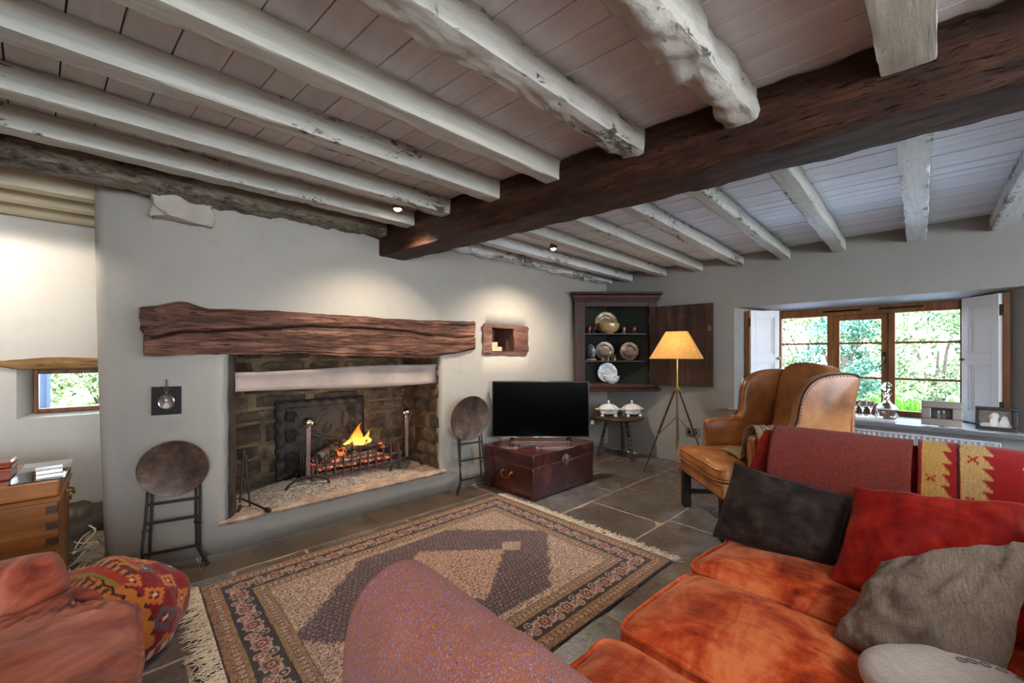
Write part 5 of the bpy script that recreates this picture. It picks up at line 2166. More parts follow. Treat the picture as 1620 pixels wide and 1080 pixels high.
# ================================================================== STOOL WITH TUREENS
st = thing('bobbin_stool', 'round dark oak stool with three bobbin-turned legs under the corner cabinet', 'stool', (4.165, 2.615, 0))
bm = NB(); lathe(bm, [(0, .452), (.255, .452), (.275, .458), (.282, .47), (.276, .482), (.26, .486), (0, .486)], 56)
obj('seat', bm, MSTL, st, ang=50)
for (bx, by) in ((-.085, .235), (-.075, -.215), (.205, .07)):
    bm = NB()
    a = Vector((bx*.55, by*.55, .455)); b = Vector((bx, by, 0))
    n = 90
    pts = [a.lerp(b, k/n) for k in range(n+1)]
    tube(bm, pts, [.0135 + .0085*abs(math.sin(PI*9.5*k/n)) for k in range(n+1)], 12)
    obj('leg', bm, MSTL, st, ang=70)
bm = NB()
c3 = [(-.078, .195, .09), (-.07, -.18, .09), (.18, .06, .09)]
def tureen(label, lx, rz):
    base = Vector((4.165, 2.615, .4875)) + Vector((.729, -.6845, 0))*lx
    t = thing('tureen', label, 'tureen', base, rz, 'lidded tureens on the stool')
    bm = NB(); lathe(bm, [(0, .022), (.075, .022), (.085, .03), (.098, .058), (.112, .074), (.116, .08), (.108, .08), (.09, .06), (0, .04)], 8, None, 1.12, .86, PI/8)
    obj('body', bm, MCHI, t, ang=20)
    for sx in (-1, 1):
        for sy in (-1, 1):
            bm = NB()
            lathe(bm, [(.022, 0), (.02, .006), (.012, .018), (.022, .034)], 8, Matrix.Translation((sx*.074, sy*.052, 0)))
            obj('foot', bm, MCHI, t)
    bm = NB(); lathe(bm, [(.116, .0815), (.112, .088), (.098, .098), (.085, .112), (.06, .128), (.03, .138), (.014, .142), (0, .143)], 8, None, 1.12, .86, PI/8)
    ld = obj('lid', bm, MCHI, t, ang=20)
    bm = NB(); lathe(bm, [(.016, .14), (.01, .148), (.012, .158), (.016, .166), (.008, .176), (0, .18)], 12)
    obj('finial', bm, MCHI, ld)
    for s in (-1, 1):
        bm = NB()
        tube(bm, smooth_line([(s*.118, -.025, .07), (s*.142, -.018, .078), (s*.148, 0, .08), (s*.142, .018, .078), (s*.118, .025, .07)], 4), .006, 8)
        obj('handle', bm, MCHI, t)
    return t
tureen('blue and white lidded tureen on the left of the bobbin stool', -.125, CA-.1)
tureen('blue and white lidded tureen on the right of the bobbin stool', .145, CA+.25)

# sockets
def socket(label, loc, rz, plug):
    t = thing('wall_socket', label, 'socket', loc, rz, 'electric sockets low on the walls')
    bm = NB(); box(bm, -.073, .073, -.010, 0, -.043, .043)
    obj('plate', bm, simple('socket_steel', S(150, 146, 138), .35, .6, .1, 20, 30, .05), t, bevel=.003)
    for s in (-1, 1):
        bm = NB()
        box(bm, s*.036-.014, s*.036+.014, -.0115, -.0095, -.030, .004); box(bm, s*.036-.006, s*.036+.006, -.015, -.0095, .018, .032)
        obj('outlet', bm, MBLACK, t)
    if plug:
        bm = NB(); box(bm, -.06, -.015, -.045, -.0118, -.028, .022)
        obj('plug', bm, MWHITE, t, bevel=.006)
    return t
socket('steel socket with a white plug on the wall between the television and the stool', (4.16, 2.985, .375), 0, True)
socket('empty double socket low on the window wall behind the floor lamp', (4.487, 1.905, .36), -PI/2, False)

# ================================================================== TRIPOD FLOOR LAMP
LX, LY = 3.815, 1.767
lp = thing('floor_lamp', 'brass tripod floor lamp with a glowing square yellow shade', 'floor lamp', (LX, LY, 0))
bm = NB()
tube(bm, [(0, 0, .86), (0, 0, 1.20)], .0075, 10)
obj('pole', bm, MBRASS, lp)
bm = NB(); tube(bm, [(0, 0, .30), (0, 0, .86)], .009, 10)
obj('centre_rod', bm, MBRASS, lp)
bm = NB(); lathe(bm, [(.0, .845), (.03, .845), (.034, .855), (.034, .868), (.02, .874), (.012, .89), (0, .895)], 20)
obj('collar', bm, MBRASS, lp)
MBRZ = simple('bronze_leg', S(88, 72, 58), .4, .5, .2, 20, 40, .1)
for deg in (88.5, 206.5, -32):
    a = math.radians(deg)
    d = Vector((math.cos(a), math.sin(a), 0))
    bm = NB(); tube(bm, [d*.026 + Vector((0, 0, .85)), d*.20 + Vector((0, 0, .40))], .0105, 10)
    lg = obj('leg', bm, MBRZ, lp)
    bm = NB()
    tube(bm, [d*.19 + Vector((0, 0, .425)), d*.35 + Vector((0, 0, .004))], [.0072, .005], 10)
    obj('lower_leg', bm, MBRASS if deg > 100 else MBRZ, lg)
    bm = NB(); lathe(bm, [(.014, -.012), (.014, .012)], 12, Matrix.Translation(d*.198 + Vector((0, 0, .405))))
    obj('clamp', bm, MBRASS, lg)
    bm = NB(); tube(bm, [d*.008 + Vector((0, 0, .60)), d*.19 + Vector((0, 0, .41))], .0035, 8)
    obj('brace', bm, MBRZ, lp)
# four-sided shade
bm = NB()
rot = math.atan2(-.6845, .729) - math.radians(26.5)
def sh_c(h, k):
    a = rot + PI/4 + PI/2*k
    return Vector((h*math.sqrt(2)*math.cos(a), h*math.sqrt(2)*math.sin(a), 0))
lo = [sh_c(.222, k) + Vector((0, 0, 1.158)) for k in range(4)]
hi = [sh_c(.092, k) + Vector((0, 0, 1.412)) for k in range(4)]
for k in range(4):
    a, b, c_, d_ = lo[k], lo[(k+1) % 4], hi[(k+1) % 4], hi[k]
    grid(bm, 6, 6, lambda u, v: a.lerp(b, u).lerp(d_.lerp(c_, u), v))
weld(bm, 1e-4)
sh = obj('shade', bm, MSHADE, lp, flat=True)
bm = NB()
for q in (lo, hi):
    tube(bm, q, .003, 6, closed=True)
for k in range(4):
    tube(bm, [lo[k], hi[k]], .0025, 6)
obj('trim', bm, simple('shade_trim', S(176, 130, 70), .7), sh)
bm = NB(); lathe(bm, [(0, 1.225), (.014, 1.23), (.03, 1.262), (.032, 1.28), (.022, 1.302), (0, 1.31)], 16)
obj('bulb', bm, MBULB, lp)

# ================================================================== LEATHER WING CHAIR
wcO = (3.25, .965, 0)
wc_ = thing('wing_chair', 'tan leather wing armchair by the window, seen from the side', 'armchair', wcO, PI/4)
for (x, y) in ((-.315, .335), (.315, .335)):
    bm = NB(); box(bm, x-.029, x+.029, y-.029, y+.029, 0, .285)
    obj('leg', bm, MLEG, wc_, bevel=.003)
for x in (-.27, .27):
    bm = NB()
    bar(bm, (x, -.44, 0), (x, -.36, .29), .045, .05)
    obj('leg', bm, MLEG, wc_, bevel=.003)
for s in (-1, 1):
    bm = NB(); bar(bm, (s*.313, .31, .115), (s*.275, -.40, .115), .022, .035)
    obj('stretcher', bm, MLEG, wc_, bevel=.002)
bm = NB(); bar(bm, (-.298, .02, .115), (.298, .02, .115), .022, .035)
obj('stretcher', bm, MLEG, wc_, bevel=.002)
bm = NB(); box(bm, -.352, .352, -.40, .372, .275, .375)
obj('seat_rail', bm, MLEA, wc_, bevel=.012)
# nail line along the bottom of the rail
def studs(bm, pts, step=.02, r=.0045):
    pts = [Vector(p) for p in pts]
    for a, b in zip(pts, pts[1:]):
        n = max(1, int((b-a).length/step))
        for k in range(n):
            bmesh.ops.create_icosphere(bm, subdivisions=1, radius=r, matrix=Matrix.Translation(a.lerp(b, k/n)))
bm = NB()
studs(bm, [(-.353, -.38, .283), (-.353, .373, .283), (.353, .373, .283), (.353, -.38, .283)])
obj('nail_trim', bm, MIRON, wc_)
bm = NB()
def cus(p):
    p = p.copy()
    y = p.y
    k = 1/(1+math.exp(-(y-.235)/.018))
    p.x *= .272/.36*(1-k) + k
    u, v = p.x/.36, p.y/.355
    if p.z > 0:
        p.z += .03*max(0, 1-u*u)**.5*max(0, 1-v*v)**.5
        for (tx, ty) in ((-.13, -.1), (.13, -.1), (0, .08), (-.16, .24), (.16, .24)):
            p.z -= .014*math.exp(-((p.x-tx)**2+(p.y-ty)**2)/.0016)
        p.z += .008*fbm((p.x*4, p.y*4, 0), 2, 4)
    return p
Mc = Matrix.Translation((0, .052, .427))
superq(bm, .36, .345, .05, .4, .2, Mc, 110, 34, cus)
cs_ = obj('seat_cushion', bm, MLEA, wc_, ang=80)
bm = NB()
for z in (.03, -.035):
    pts = []
    for k in range(120):
        w = 2*PI*k/120
        p = cus(Vector((.362*sp(math.cos(w), .2), .347*sp(math.sin(w), .2), z)))
        pts.append(Mc @ p)
    tube(bm, pts, .005, 7, closed=True)
obj('piping', bm, MLEA, cs_)
# inner back
bm = NB()
def bk_(p):
    p = p.copy()
    u = p.x/.29
    if p.z > 0:
        p.z += .045*(1-u*u)*(p.z/.36)
    p.y += .03*(1-u*u)*(1 if p.y > 0 else .3)
    return p
superq(bm, .29, .065, .36, .35, .35, Matrix.Translation((0, -.375, .735)) @ Matrix.Rotation(.16, 4, 'X'), 60, 40, bk_)
obj('backrest', bm, MLEA, wc_, ang=80)
# sides: arms and wings
arm_o = [(-.40, .36), (-.415, .50), (-.42, .66), (-.30, .69), (-.16, .70), (.0, .697), (.10, .693), (.16, .68), (.185, .65), (.185, .55), (.18, .42), (.175, .36), (.0, .355), (-.2, .355)]
wing_o = [(-.42, .66), (-.44, .80), (-.47, .95), (-.485, 1.055), (-.44, 1.082), (-.36, 1.085), (-.27, 1.075), (-.19, 1.045), (-.135, .99), (-.105, .92), (-.092, .83), (-.082, .76), (-.05, .71), (-.0, .685), (-.14, .66), (-.28, .65)]
A = [(p.x, p.y) for p in smooth_loop([Vector(q+(0,)) for q in arm_o], 4)]
Wg = [(p.x, p.y) for p in smooth_loop([Vector(q+(0,)) for q in wing_o], 4)]
for s in (-1, 1):
    bm = NB(); puff(bm, A, s*.275, s*.365, .3, .022)
    for v in bm.verts:       # scroll out at the top
        if v.co.z > .6:
            v.co.x += s*.02*((v.co.z-.6)/.1)**2*max(0, min(1, (v.co.y+.2)/.3))
    ar = obj('arm', bm, MLEA, wc_, ang=60)
    bm = NB(); puff(bm, Wg, s*.268, s*.345, .3, .022)
    for v in bm.verts:
        f = max(0, (v.co.z-.7))
        v.co.x += s*(.05*f + .10*max(0, v.co.y+.42)*f)
    wg = obj('wing', bm, MLEA, wc_, ang=60)
    # piping with nails round the outside of the wing and the arm front
    bm = NB()
    pts = []
    for (y, z) in [(-.476, 1.05), (-.44, 1.072), (-.36, 1.074), (-.27, 1.064), (-.195, 1.036), (-.145, .985), (-.115, .915), (-.102, .83), (-.093, .765), (-.06, .715)]:
        f = max(0, z-.7)
        pts.append((s*(.346 + .05*f + .10*max(0, y+.42)*f), y, z))
    pts = smooth_line(pts, 4)
    tube(bm, pts, .0055, 7)
    studs(bm, [p + Vector((s*.002, -.010, -.012)) for p in pts], .012, .0038)
    obj('nail_trim', bm, MIRON, wg)
    bm = NB()
    x_ = s*.366
    studs(bm, [(x_, .165, .37), (x_, .170, .62), (x_, .15, .655), (x_, -.06, .665)], .014, .004)
    studs(bm, [(s*.285, .187, .40), (s*.285, .187, .60), (s*.30, .187, .645), (s*.34, .187, .65), (s*.356, .187, .60), (s*.356, .187, .40)], .014, .004)
    obj('nail_trim', bm, MIRON, ar)
bm = NB()
box(bm, -.30, .30, -.455, -.43, .33, 1.02, Matrix.Rotation(.05, 4, 'X'))
obj('back_panel', bm, MLEA, wc_, bevel=.01)

# taupe blanket over the near arm spilling on the seat (built in the chair's frame)
bm = NB()
Mw = Matrix.Translation(wcO) @ Matrix.Rotation(PI/4, 4, 'Z')
def thr(u, v):
    path = smooth_line([Vector(p) for p in ((-.392, 0, .52), (-.395, 0, .60), (-.392, 0, .68), (-.36, 0, .722), (-.315, 0, .725), (-.268, 0, .695), (-.255, 0, .62), (-.250, 0, .54), (-.235, 0, .500), (-.17, 0, .508), (-.10, 0, .515), (-.04, 0, .512))], 5)
    f = u*(len(path)-1); i = min(len(path)-2, int(f))
    q = path[i].lerp(path[i+1], f-i)
    w = .085 + .045*max(0, (u-.5))*2
    y = .09 + (v-.5)*2*w + .03*max(0, u-.6) + .02*nz((u*4, v*3, 1))
    fold = abs(math.sin(v*PI*4.5 + 2.2*u + 1.2*nz((u*3, v*3, 5))))
    lift = .004 + .020*fold*(.35 + u*.9)
    n_ = Vector((-1, 0, 0)) if u < .25 else (Vector((0, 0, 1)) if u < .45 or u > .68 else Vector((.8, 0, .5)))
    p = Vector((q.x, y, q.z)) + n_*lift
    return Mw @ p
grid(bm, 60, 60, thr)
tag(obj('wool_throw', bm, MTHROW, ang=80, solid=-.005), 'crumpled taupe wool throw hanging over the near arm of the leather wing chair', 'throw')
# ================================================================== THINGS ON THE WINDOW SILL
tg = tag(None_tray := (lambda: (lambda bm: (box(bm, 4.425, 4.60, .285, .95, .6555, .676), obj('serving_tray', bm, simple('tray_marble', S(206, 204, 208), .3, 0, .06, 10, 30, .02), bevel=.004))[1])(NB()))(),
         'pale slab tray on the window sill carrying the decanter and glasses', 'tray')
dc = thing('decanter', 'cut glass decanter with ball stopper standing on the sill tray', 'decanter', (4.53, .345, .6775))
bm = NB(); lathe(bm, [(0, 0), (.058, 0), (.066, .01), (.074, .04), (.072, .075), (.055, .105), (.030, .125), (.021, .145), (.020, .178), (.030, .198), (.033, .205), (.029, .205), (.012, .185), (.011, .14), (.03, .11), (.055, .08), (.058, .04), (.05, .016), (0, .014)], 16)
obj('body', bm, MGLASS, dc, ang=25)
bm = NB(); lathe(bm, [(.009, .185), (.010, .212), (.018, .220), (.032, .238), (.036, .258), (.028, .28), (.012, .295), (0, .298)], 10)
obj('stopper', bm, MGLASS, dc, ang=20)
gprof = [(0, 0), (.026, 0), (.024, .004), (.006, .010), (.004, .03), (.005, .058), (.014, .07), (.026, .092), (.029, .115), (.027, .145), (.025, .145), (.026, .115), (.022, .092), (.010, .075), (0, .072)]
for i, (y, x, lb) in enumerate(((.60, 4.50, 'stemmed glass at the left end of the row on the sill tray'), (.545, 4.555, 'stemmed glass second from the left on the sill tray'),
                                (.49, 4.495, 'stemmed glass third from the left on the sill tray'), (.445, 4.555, 'stemmed glass nearest the decanter on the sill tray'))):
    bm = NB(); lathe(bm, gprof, 16, Matrix.Translation((x, y, .6775)))
    tag(obj('wine_glass', bm, MGLASS, ang=40), lb, 'glass', 'stemmed glasses on the sill tray')
bm = NB(); superq(bm, .03, .075, .008, .3, .3, Matrix.Translation((4.70, .62, .670)), 20, 8)
tag(obj('wooden_box', bm, MFRM, ang=60), 'flat brown wooden box lying behind the glasses on the window sill', 'box')


def photo_frame(label, x, y, z, w, h, mat, rz, fw, colfn, prow=.02):
    t = thing('photo_frame', label, 'photo frame', (x, y, z), rz, 'framed photographs on the window sill')
    M = Matrix.Rotation(-.18, 4, 'X')
    # local: picture faces -y
    bm = NB()
    for a in ((-w/2, w/2, 0, fw), (-w/2, w/2, h-fw, h), (-w/2, -w/2+fw, fw, h-fw), (w/2-fw, w/2, fw, h-fw)):
        box(bm, a[0], a[1], -prow, .004, a[2], a[3], M)
    obj('frame', bm, mat, t, bevel=.004)
    bm = NB()
    grid(bm, 40, 24, lambda u, v: M @ Vector((-w/2+fw + (w-2*fw)*u, -prow*.35, fw + (h-2*fw)*v)))
    o = obj('print', bm, MPIC, t)
    Mi = M.inverted()
    def f(co):
        u = (co[:, 0] + w/2-fw)/(w-2*fw); v = (co[:, 2]-fw)/(h-2*fw)
        return colfn(u, v)
    colour_attr(o, f)
    bm = NB()
    box(bm, -w/2+.004, w/2-.004, .004, .008, .004, h-.004, M)
    bar(bm, M @ Vector((0, .01, h*.75)), Vector((0, .085, .006)), .04, .004)
    obj('back_stand', bm, MBLACK, t)
    return t


def blobs(bg, items):
    def f(u, v):
        c = np.tile(np.array(bg, float), (len(u), 1))
        c += (np.sin(u*23)*np.sin(v*17+u*5)*10)[:, None]
        for (x, y, rx, ry, col) in items:
            m = ((u-x)/rx)**2 + ((v-y)/ry)**2 < 1
            c[m] = np.array(col, float)
        return c
    return f


photo_frame('wide silver photo frame with a small dark black and white print on the sill', 4.475, .035, .658, .215, .185, simple('satin_silver', S(150, 142, 138), .32, .6, .05, 10, 40, .03), -PI/2, .052,
            blobs((48, 46, 46), [(.18, .45, .09, .3, (70, 66, 66)), (.38, .62, .07, .14, (176, 170, 166)), (.38, .25, .10, .26, (120, 116, 112)), (.62, .66, .08, .15, (150, 146, 142)), (.63, .28, .12, .26, (90, 86, 84)), (.84, .5, .07, .3, (72, 70, 70))]))
photo_frame('black photo frame showing two pale puppies at the right end of the window sill', 4.485, -.232, .658, .195, .165, simple('black_frame', S(40, 42, 46), .35, 0, .1, 10, 20, .02), -PI/2-.06, .024,
            blobs((122, 104, 92), [(.5, .1, .6, .16, (196, 190, 184)), (.46, .66, .13, .2, (226, 222, 216)), (.44, .34, .13, .3, (232, 228, 222)), (.76, .52, .11, .16, (206, 202, 198)), (.76, .28, .16, .22, (222, 218, 214)), (.34, .62, .05, .12, (190, 180, 170))]))
bm = NB(); box(bm, -.045, .045, -.10, .10, .0, .0016, Matrix.Translation((4.448, -.165, .6535)) @ Matrix.Rotation(.35, 4, 'Z'))
cd = tag(obj('greeting_card', bm, MWHITE), 'white paper card lying flat on the sill between the photo frames', 'card')
bm = NB(); box(bm, -.008, .006, -.02, .02, .0017, .0021, Matrix.Translation((4.448, -.165, .6535)) @ Matrix.Rotation(.35, 4, 'Z'))
obj('printed_mark', bm, simple('print_grey', S(110, 108, 106), .6), cd)
bm = NB(); box(bm, -.006, .006, -.05, .05, 0, .30, Matrix.Translation((4.525, 1.395, .655)) @ Matrix.Rotation(.12, 4, 'Y'))
tag(obj('standing_card', bm, MWHITE), 'tall white card standing at the left end of the sill behind the wing chair', 'card')

# ================================================================== ALCOVE CHEST AND ITS THINGS
MEND = simple('dark_endgrain', S(70, 40, 22), .5)
ch = thing('wooden_chest', 'golden brown camphor wood chest with dovetailed corners in the alcove', 'chest', (-.63, 3.155, 0))
bm = NB(); box(bm, -.39, .39, -.272, .272, .02, .525)
obj('body', bm, MCHW, ch, bevel=.004)
bm = NB(); box(bm, -.395, .395, -.278, .276, .53, .60)
obj('lid', bm, MCHW, ch, bevel=.008)
bm = NB(); box(bm, -.40, .40, -.284, .28, .505, .528)
obj('lid_moulding', bm, MCHW, ch, bevel=.006)
for z in (.47, .395, .32, .245, .17, .10):
    bm = NB()
    box(bm, .352, .391, -.2735, -.27, z-.018, z+.018); box(bm, .3895, .3915, -.2735, -.245, z-.018, z+.018)
    obj('dovetail_joint', bm, MEND, ch)
bm = NB()
box(bm, .391, .395, .05, .12, .42, .50)
tube(bm, smooth_line([(.395, .05, .475), (.415, .055, .47), (.42, .085, .45), (.415, .115, .47), (.395, .12, .475)], 4), .006, 8)
tube(bm, [(.395, .085, .43), (.412, .085, .43)], [.010, .014], 10)
obj('side_catch', bm, MBRASS, ch)
bm = NB(); box(bm, -.40, -.222, 2.925, 3.41, .6015, .6065)
tag(obj('acrylic_sheet', bm, MSHEET), 'clear glass sheet lying over the right end of the wooden chest', 'glass sheet')
rb = thing('lacquer_box', 'red lacquer box with brass lock plate on the wooden chest', 'box', (-.53, 3.14, .602))
bm = NB(); box(bm, -.125, .125, -.085, .085, 0, .048)
obj('body', bm, MRED, rb, bevel=.004)
bm = NB(); box(bm, -.128, .128, -.088, .088, .051, .082)
obj('lid', bm, MRED, rb, bevel=.012)
bm = NB(); box(bm, -.1265, .1265, -.0865, .0865, .0475, .0515)
obj('edge_line', bm, MBRASS, rb)
bm = NB(); lathe(bm, [(0, 0), (.020, 0), (.020, .004), (.012, .006), (0, .006)], 20, Matrix.Translation((.02, -.087, .045)) @ Matrix.Rotation(PI/2, 4, 'X'))
obj('lock_plate', bm, MBRASS, rb)
sbx = thing('silver_box', 'small silver box on the glass sheet on the chest', 'box', (-.285, 3.085, .6075), .1)
bm = NB(); box(bm, -.045, .045, -.03, .03, 0, .018)
obj('body', bm, MSTEEL, sbx, bevel=.002)
bm = NB(); box(bm, -.046, .046, -.031, .031, .0185, .026)
obj('lid', bm, MWHITE, sbx, bevel=.002)
# tangled cords on the floor
random.seed(8)
for i, lb in enumerate(('white flex looping highest in the tangle beside the chest', 'white flex running lowest along the alcove floor', 'thin white cable crossing the tangle on the alcove floor')):
    bm = NB()
    pts = []
    for k in range(9):
        f = k/8
        pts.append(Vector((-.20 + .055*math.sin(f*9+i*2.1) + .01*i, 3.20 + .55*f + .05*math.sin(f*13+i), .006 + (.10 if i == 0 else .03 + .02*i)*abs(math.sin(f*5+i*1.3)))))
    tube(bm, smooth_line(pts, 8), .0052 - .0007*i, 6)
    tag(obj('power_cord', bm, MCORD, ang=80), lb, 'cord', 'white cords on the alcove floor')

# ================================================================== MINIATURE ON THE WALL
pm = thing('framed_miniature', 'round silver framed miniature portrait hung on a square black mount', 'picture', (.163, 3.052, .935), -.22)
bm = NB(); box(bm, -.066, .066, -.004, .004, -.08, .08)
obj('black_mount', bm, simple('mount_black', S(20, 19, 18), .8, 0, .1, 8, 20, .05), pm, bevel=.001)
bm = NB()
tube(bm, [(.034*math.cos(2*PI*k/40), -.010, .041*math.sin(2*PI*k/40) - .006) for k in range(40)], .0045, 8, closed=True)
tube(bm, [(.009*math.cos(2*PI*k/16), -.009, .009*math.sin(2*PI*k/16) + .062) for k in range(16)], .0022, 6, closed=True)
lathe(bm, [(0, 0), (.009, .002), (.006, .010), (0, .012)], 10, Matrix.Translation((0, -.009, .040)))
obj('silver_rim', bm, MSTEEL, pm)
bm = NB()
for k in range(1, 14):
    pass
grid(bm, 36, 14, lambda u, v: Vector((.033*v*math.cos(2*PI*u), -.0085, .040*v*math.sin(2*PI*u) - .006)), cu=True)
weld(bm)
po = obj('portrait', bm, MPIC, pm)
def port(co):
    x, z = co[:, 0]/.033, (co[:, 2]+.006)/.04
    c = np.tile(np.array([92, 80, 76.]), (len(x), 1)); c += (20*np.sin(x*5+z*3))[:, None]
    c[((x)/.45)**2+((z+.75)/.65)**2 < 1] = np.array([176, 166, 166.])
    c[((x)/.27)**2+((z-.42)/.25)**2 < 1] = np.array([70, 60, 56.])
    c[((x+.02)/.17)**2+((z-.22)/.22)**2 < 1] = np.array([206, 188, 172.])
    return c
colour_attr(po, port)
bm = NB(); bar(bm, (0, -.003, .072), (0, .0, .118), .008, .002)
tube(bm, [(0, .012, .118), (0, -.008, .118)], .0035, 8)
obj('hanging_ribbon', bm, MBLACK, pm)

# ceiling downlights
def downlight(label, loc, aim, watts, size=1.5, blend=.5):
    t = thing('ceiling_downlight', label, 'downlight', loc, 0, 'recessed ceiling downlights')
    bm = NB(); lathe(bm, [(.026, 0), (.034, -.004), (.036, .002), (.034, .03), (.02, .058), (0, .06)], 24)
    obj('housing', bm, MPEW, t)
    bm = NB(); lathe(bm, [(0, -.014), (.012, -.012), (.021, -.005), (.025, .004), (0, .006)], 20)
    obj('lens', bm, MDOWN, t)
    L = bpy.data.lights.new('downlight_beam', 'SPOT')
    L.energy = watts; L.spot_size = size; L.spot_blend = blend; L.shadow_soft_size = .025; L.color = (1, .86, .68)
    o = bpy.data.objects.new('downlight_beam', L)
    COL.objects.link(o)
    o.location = Vector(loc) - Vector((0, 0, .022))
    o.rotation_euler = (Vector(aim)-Vector(loc)).to_track_quat('-Z', 'Y').to_euler()
    return t
downlight('small downlight between the joists just left of the dark beam end', (1.27, 2.43, 2.135), (1.40, 2.62, 0), 54, 2.2, .7)
downlight('small bright downlight between the white joists right of the dark beam', (2.74, 2.385, 2.13), (2.80, 2.66, 0), 84, 2.3, .7)

# ================================================================== GARDEN
def leaves(n, c, rad, size, seed, shell=.35):
    rs = np.random.RandomState(seed)
    d = rs.normal(size=(n, 3)); d /= np.linalg.norm(d, axis=1)[:, None]
    # clump into twigs so gaps of sky appear
    k = max(8, n//90)
    cl = rs.normal(size=(k, 3)); cl /= np.linalg.norm(cl, axis=1)[:, None]
    cl *= (1-shell*rs.rand(k, 1))
    p = cl[rs.randint(0, k, n)] + d*(rs.rand(n, 1)**.6)*.30*np.array([1, 1, .45])
    p = p*np.array(rad) + np.array(c)
    a = rs.normal(size=(n, 3)); a[:, 2] -= .3; a /= np.linalg.norm(a, axis=1)[:, None]
    b = np.cross(a, rs.normal(size=(n, 3))); b /= np.linalg.norm(b, axis=1)[:, None]
    s = size*(.6+.8*rs.rand(n, 1))
    v = np.stack([p, p+a*s*.5+b*s*.28, p+a*s, p+a*s*.5-b*s*.28], 1).reshape(-1, 3)
    return v, n


def bush(name, label, cat, c, rad, n, size, mat, seed, trunk=None, group=None):
    t = thing(name, label, cat, (c[0], c[1], -.15), 0, group)
    v, n = leaves(n, (0, 0, c[2]+.15), rad, size, seed)
    me = bpy.data.meshes.new('foliage')
    me.from_pydata(v.tolist(), [], np.arange(4*n).reshape(-1, 4).tolist())
    me.materials.append(mat)
    o = bpy.data.objects.new('foliage', me)
    COL.objects.link(o); o.parent = t
    bm = NB()
    r = trunk or .03
    random.seed(seed)
    tube(bm, [(0, 0, 0), (.05, .03, (c[2]+.15)*.5), (.0, .0, c[2]+.15)], [r, r*.8, r*.5], 8)
    for k in range(5):
        a = 2*PI*k/5+seed
        tube(bm, [(0, 0, (c[2]+.15)*.35), (math.cos(a)*rad[0]*.4, math.sin(a)*rad[1]*.4, c[2]+.15), (math.cos(a)*rad[0]*.7, math.sin(a)*rad[1]*.7, c[2]+.15+rad[2]*.4)], [r*.6, r*.4, r*.15], 6)
    obj('stem', bm, MBARK, t)
    return t


bm = NB(); box(bm, 8.4, 30, -14, 18, -.3, -.15); box(bm, -14, 4.98, 4.43, 20, -.3, -.15)
struct('ground', bm, MSOIL, 'sunlit garden ground outside the windows', 'garden ground')
bm = NB(); box(bm, 4.985, 8.398, -14, 18, -.3, -.148)  # unseen pale ground added to bounce daylight up onto the ceiling
struct('bounce_ground', bm, MBOUNCE, 'unseen pale ground added outside the casement window to bounce light up', 'bounce_ground')
G = 'garden shrubs beyond the window'
bush('garden_tree', 'pale leafy tree filling the upper left light of the window', 'tree', (10.5, 3.6, 2.3), (1.5, 1.5, 1.1), 9000, .07, ML3, 1, .07, G)
bush('garden_tree', 'pale leafy tree seen through the upper middle light of the window', 'tree', (11.2, 1.55, 2.4), (1.4, 1.2, 1.1), 9000, .07, ML3, 2, .07, G)
bush('garden_tree', 'blue green tree in the upper right light of the window', 'tree', (9.6, -.35, 2.5), (1.1, 1.0, .9), 9000, .065, ML2, 3, .06, G)
bush('garden_shrub', 'mid green shrub in the left light of the window', 'shrub', (9.2, 2.75, 1.05), (.9, .8, .8), 8000, .055, ML1, 4, .03, G)
bush('garden_shrub', 'bluish shrub with a forked stem in the middle light of the window', 'shrub', (9.8, 1.35, 1.15), (.9, .75, .8), 7000, .055, ML2, 5, .05, G)
bush('garden_shrub', 'olive green shrub in the right light of the window', 'shrub', (8.8, .1, 1.25), (.8, .7, .75), 8000, .055, ML1, 6, .03, G)
bush('garden_shrub', 'low yellow green shrub beyond the right shutter of the window', 'shrub', (9.5, -1.4, .9), (.9, .8, .9), 2600, .09, ML3, 7, .03, G)
bush('garden_shrub', 'tall dense shrub closing the view at the back of the garden', 'shrub', (13.5, 2.6, 1.5), (1.2, 3.4, 1.7), 9000, .11, ML1, 8, .05, G)
bush('garden_shrub', 'leafy shrub outside the small alcove window', 'shrub', (-.1, 7.4, .75), (.7, .6, 1.0), 7000, .07, ML3, 10, .03, G)
bm = NB(); box(bm, -3.2, -.60, 6.3, 6.6, -.15, 1.9)
tag(obj('garden_outbuilding', bm, MGW, bevel=.02), 'blue grey stone outhouse corner outside the alcove window', 'outhouse')
rs = np.random.RandomState(3)
V_, F_i = [], []
for k in range(1400):
    x, y = 9.2+rs.rand()*1.4, -.55+rs.rand()*1.6
    h = .35+.45*rs.rand(); a = rs.rand()*6.28; l = .12*rs.randn(2)
    i = len(V_)
    V_ += [(x-.012*math.cos(a), y-.012*math.sin(a), -.15), (x+.012*math.cos(a), y+.012*math.sin(a), -.15), (x+l[0], y+l[1], h-.15)]
    F_i.append((i, i+1, i+2))
me = bpy.data.meshes.new('tall_grass'); me.from_pydata(V_, [], F_i); me.materials.append(MGR)
o = bpy.data.objects.new('tall_grass', me); COL.objects.link(o)
tag(o, 'bright green blades of tall grass seen low in the right light of the window', 'grass', None, 'stuff')

# ================================================================== LIGHT
def light(name, typ, loc, energy, color=(1, 1, 1), size=.05, aim=None, shape=None, sy=None):
    L = bpy.data.lights.new(name, typ)
    L.energy = energy; L.color = color
    if typ == 'AREA':
        L.size = size
        if shape:
            L.shape = shape
        if sy:
            L.size_y = sy
    elif typ != 'SUN':
        L.shadow_soft_size = size
    o = bpy.data.objects.new(name, L)
    COL.objects.link(o)
    o.location = loc
    if aim is not None:
        o.rotation_euler = (Vector(aim)-Vector(loc)).to_track_quat('-Z', 'Y').to_euler()
    return o


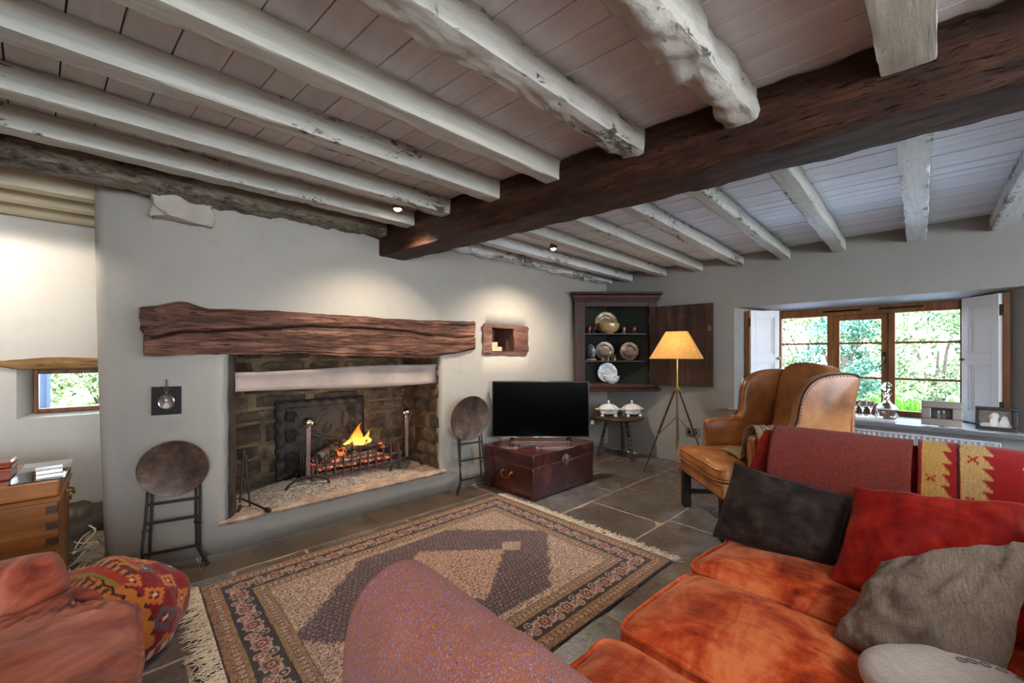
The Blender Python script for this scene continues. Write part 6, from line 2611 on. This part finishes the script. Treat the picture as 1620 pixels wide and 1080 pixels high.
light('lamp_bulb_light', 'POINT', (LX, LY, 1.262), 20, (1, .66, .30), .03)
light('fire_light', 'POINT', (1.38, 3.24, .62), 3.0, (1, .58, .28), .10)
light('alcove_light', 'SPOT', (-.75, 3.40, 1.95), 26, (1, .92, .80), .06, (-.55, 3.9, .3)).data.spot_size = 2.6
light('ceiling_fill_rear', 'AREA', (-.9, -1.3, 2.07), 18, (1, .95, .88), 1.1, (-.9, -1.3, 0), 'DISK')  # unseen soft fill added behind the camera, no fitting there
light('ceiling_fill_side', 'AREA', (1.2, -1.6, 2.07), 7, (1, .95, .88), .9, (2.6, -2.0, 0), 'DISK')  # second soft fill added out of view
light('room_fill', 'POINT', (-.5, -1.0, 1.35), 20, (1, .95, .88), .22)  # three unseen fill lights added behind the camera to brighten the room
light('room_fill', 'POINT', (.55, -1.0, 1.95), 26, (1, .95, .88), .2)
light('room_fill', 'POINT', (-1.6, -2.2, 1.0), 26, (1, .95, .88), .22)
s = light('sun', 'SUN', (0, 0, 10), 11.0, (1, .95, .86), 0, None)
s.data.angle = .02
s.rotation_euler = Vector((.62, .30, -.72)).to_track_quat('-Z', 'Y').to_euler()

W = bpy.data.worlds.new('World')
SC.world = W
W.use_nodes = True
nt = W.node_tree
bg = nt.nodes['Background']
tc = nt.nodes.new('ShaderNodeTexCoord')
sx = nt.nodes.new('ShaderNodeSeparateXYZ')
nt.links.new(tc.outputs['Generated'], sx.inputs[0])
rp_ = nt.nodes.new('ShaderNodeValToRGB')
rp_.color_ramp.elements[0].position = .0; rp_.color_ramp.elements[0].color = (.80, .90, 1, 1)
rp_.color_ramp.elements[1].position = .7; rp_.color_ramp.elements[1].color = (.50, .70, 1, 1)
nt.links.new(sx.outputs[2], rp_.inputs[0])
nt.links.new(rp_.outputs[0], bg.inputs[0])
bg.inputs[1].default_value = 14.0

# ================================================================== CAMERA
cam = bpy.data.cameras.new('Camera')
co_ = bpy.data.objects.new('Camera', cam)
COL.objects.link(co_)
co_.location = (0, 0, 1.2)
co_.rotation_euler = (PI/2, 0, -math.radians(43.2))
cam.sensor_width = 36
cam.lens = 36*648/1620
cam.shift_y = 20/1620
cam.clip_start = .02
SC.camera = co_
vs = SC.view_settings
vs.view_transform = 'Standard'
vs.look = 'None'
vs.exposure = 0.45
vs.gamma = 1
vs.use_curve_mapping = False
SC.cycles.use_denoising = True
SC.cycles.max_bounces = 10
SC.cycles.diffuse_bounces = 5
SC.cycles.transparent_max_bounces = 24
SC.cycles.sample_clamp_indirect = 8
SC.cycles.caustics_reflective = False
SC.cycles.caustics_refractive = False
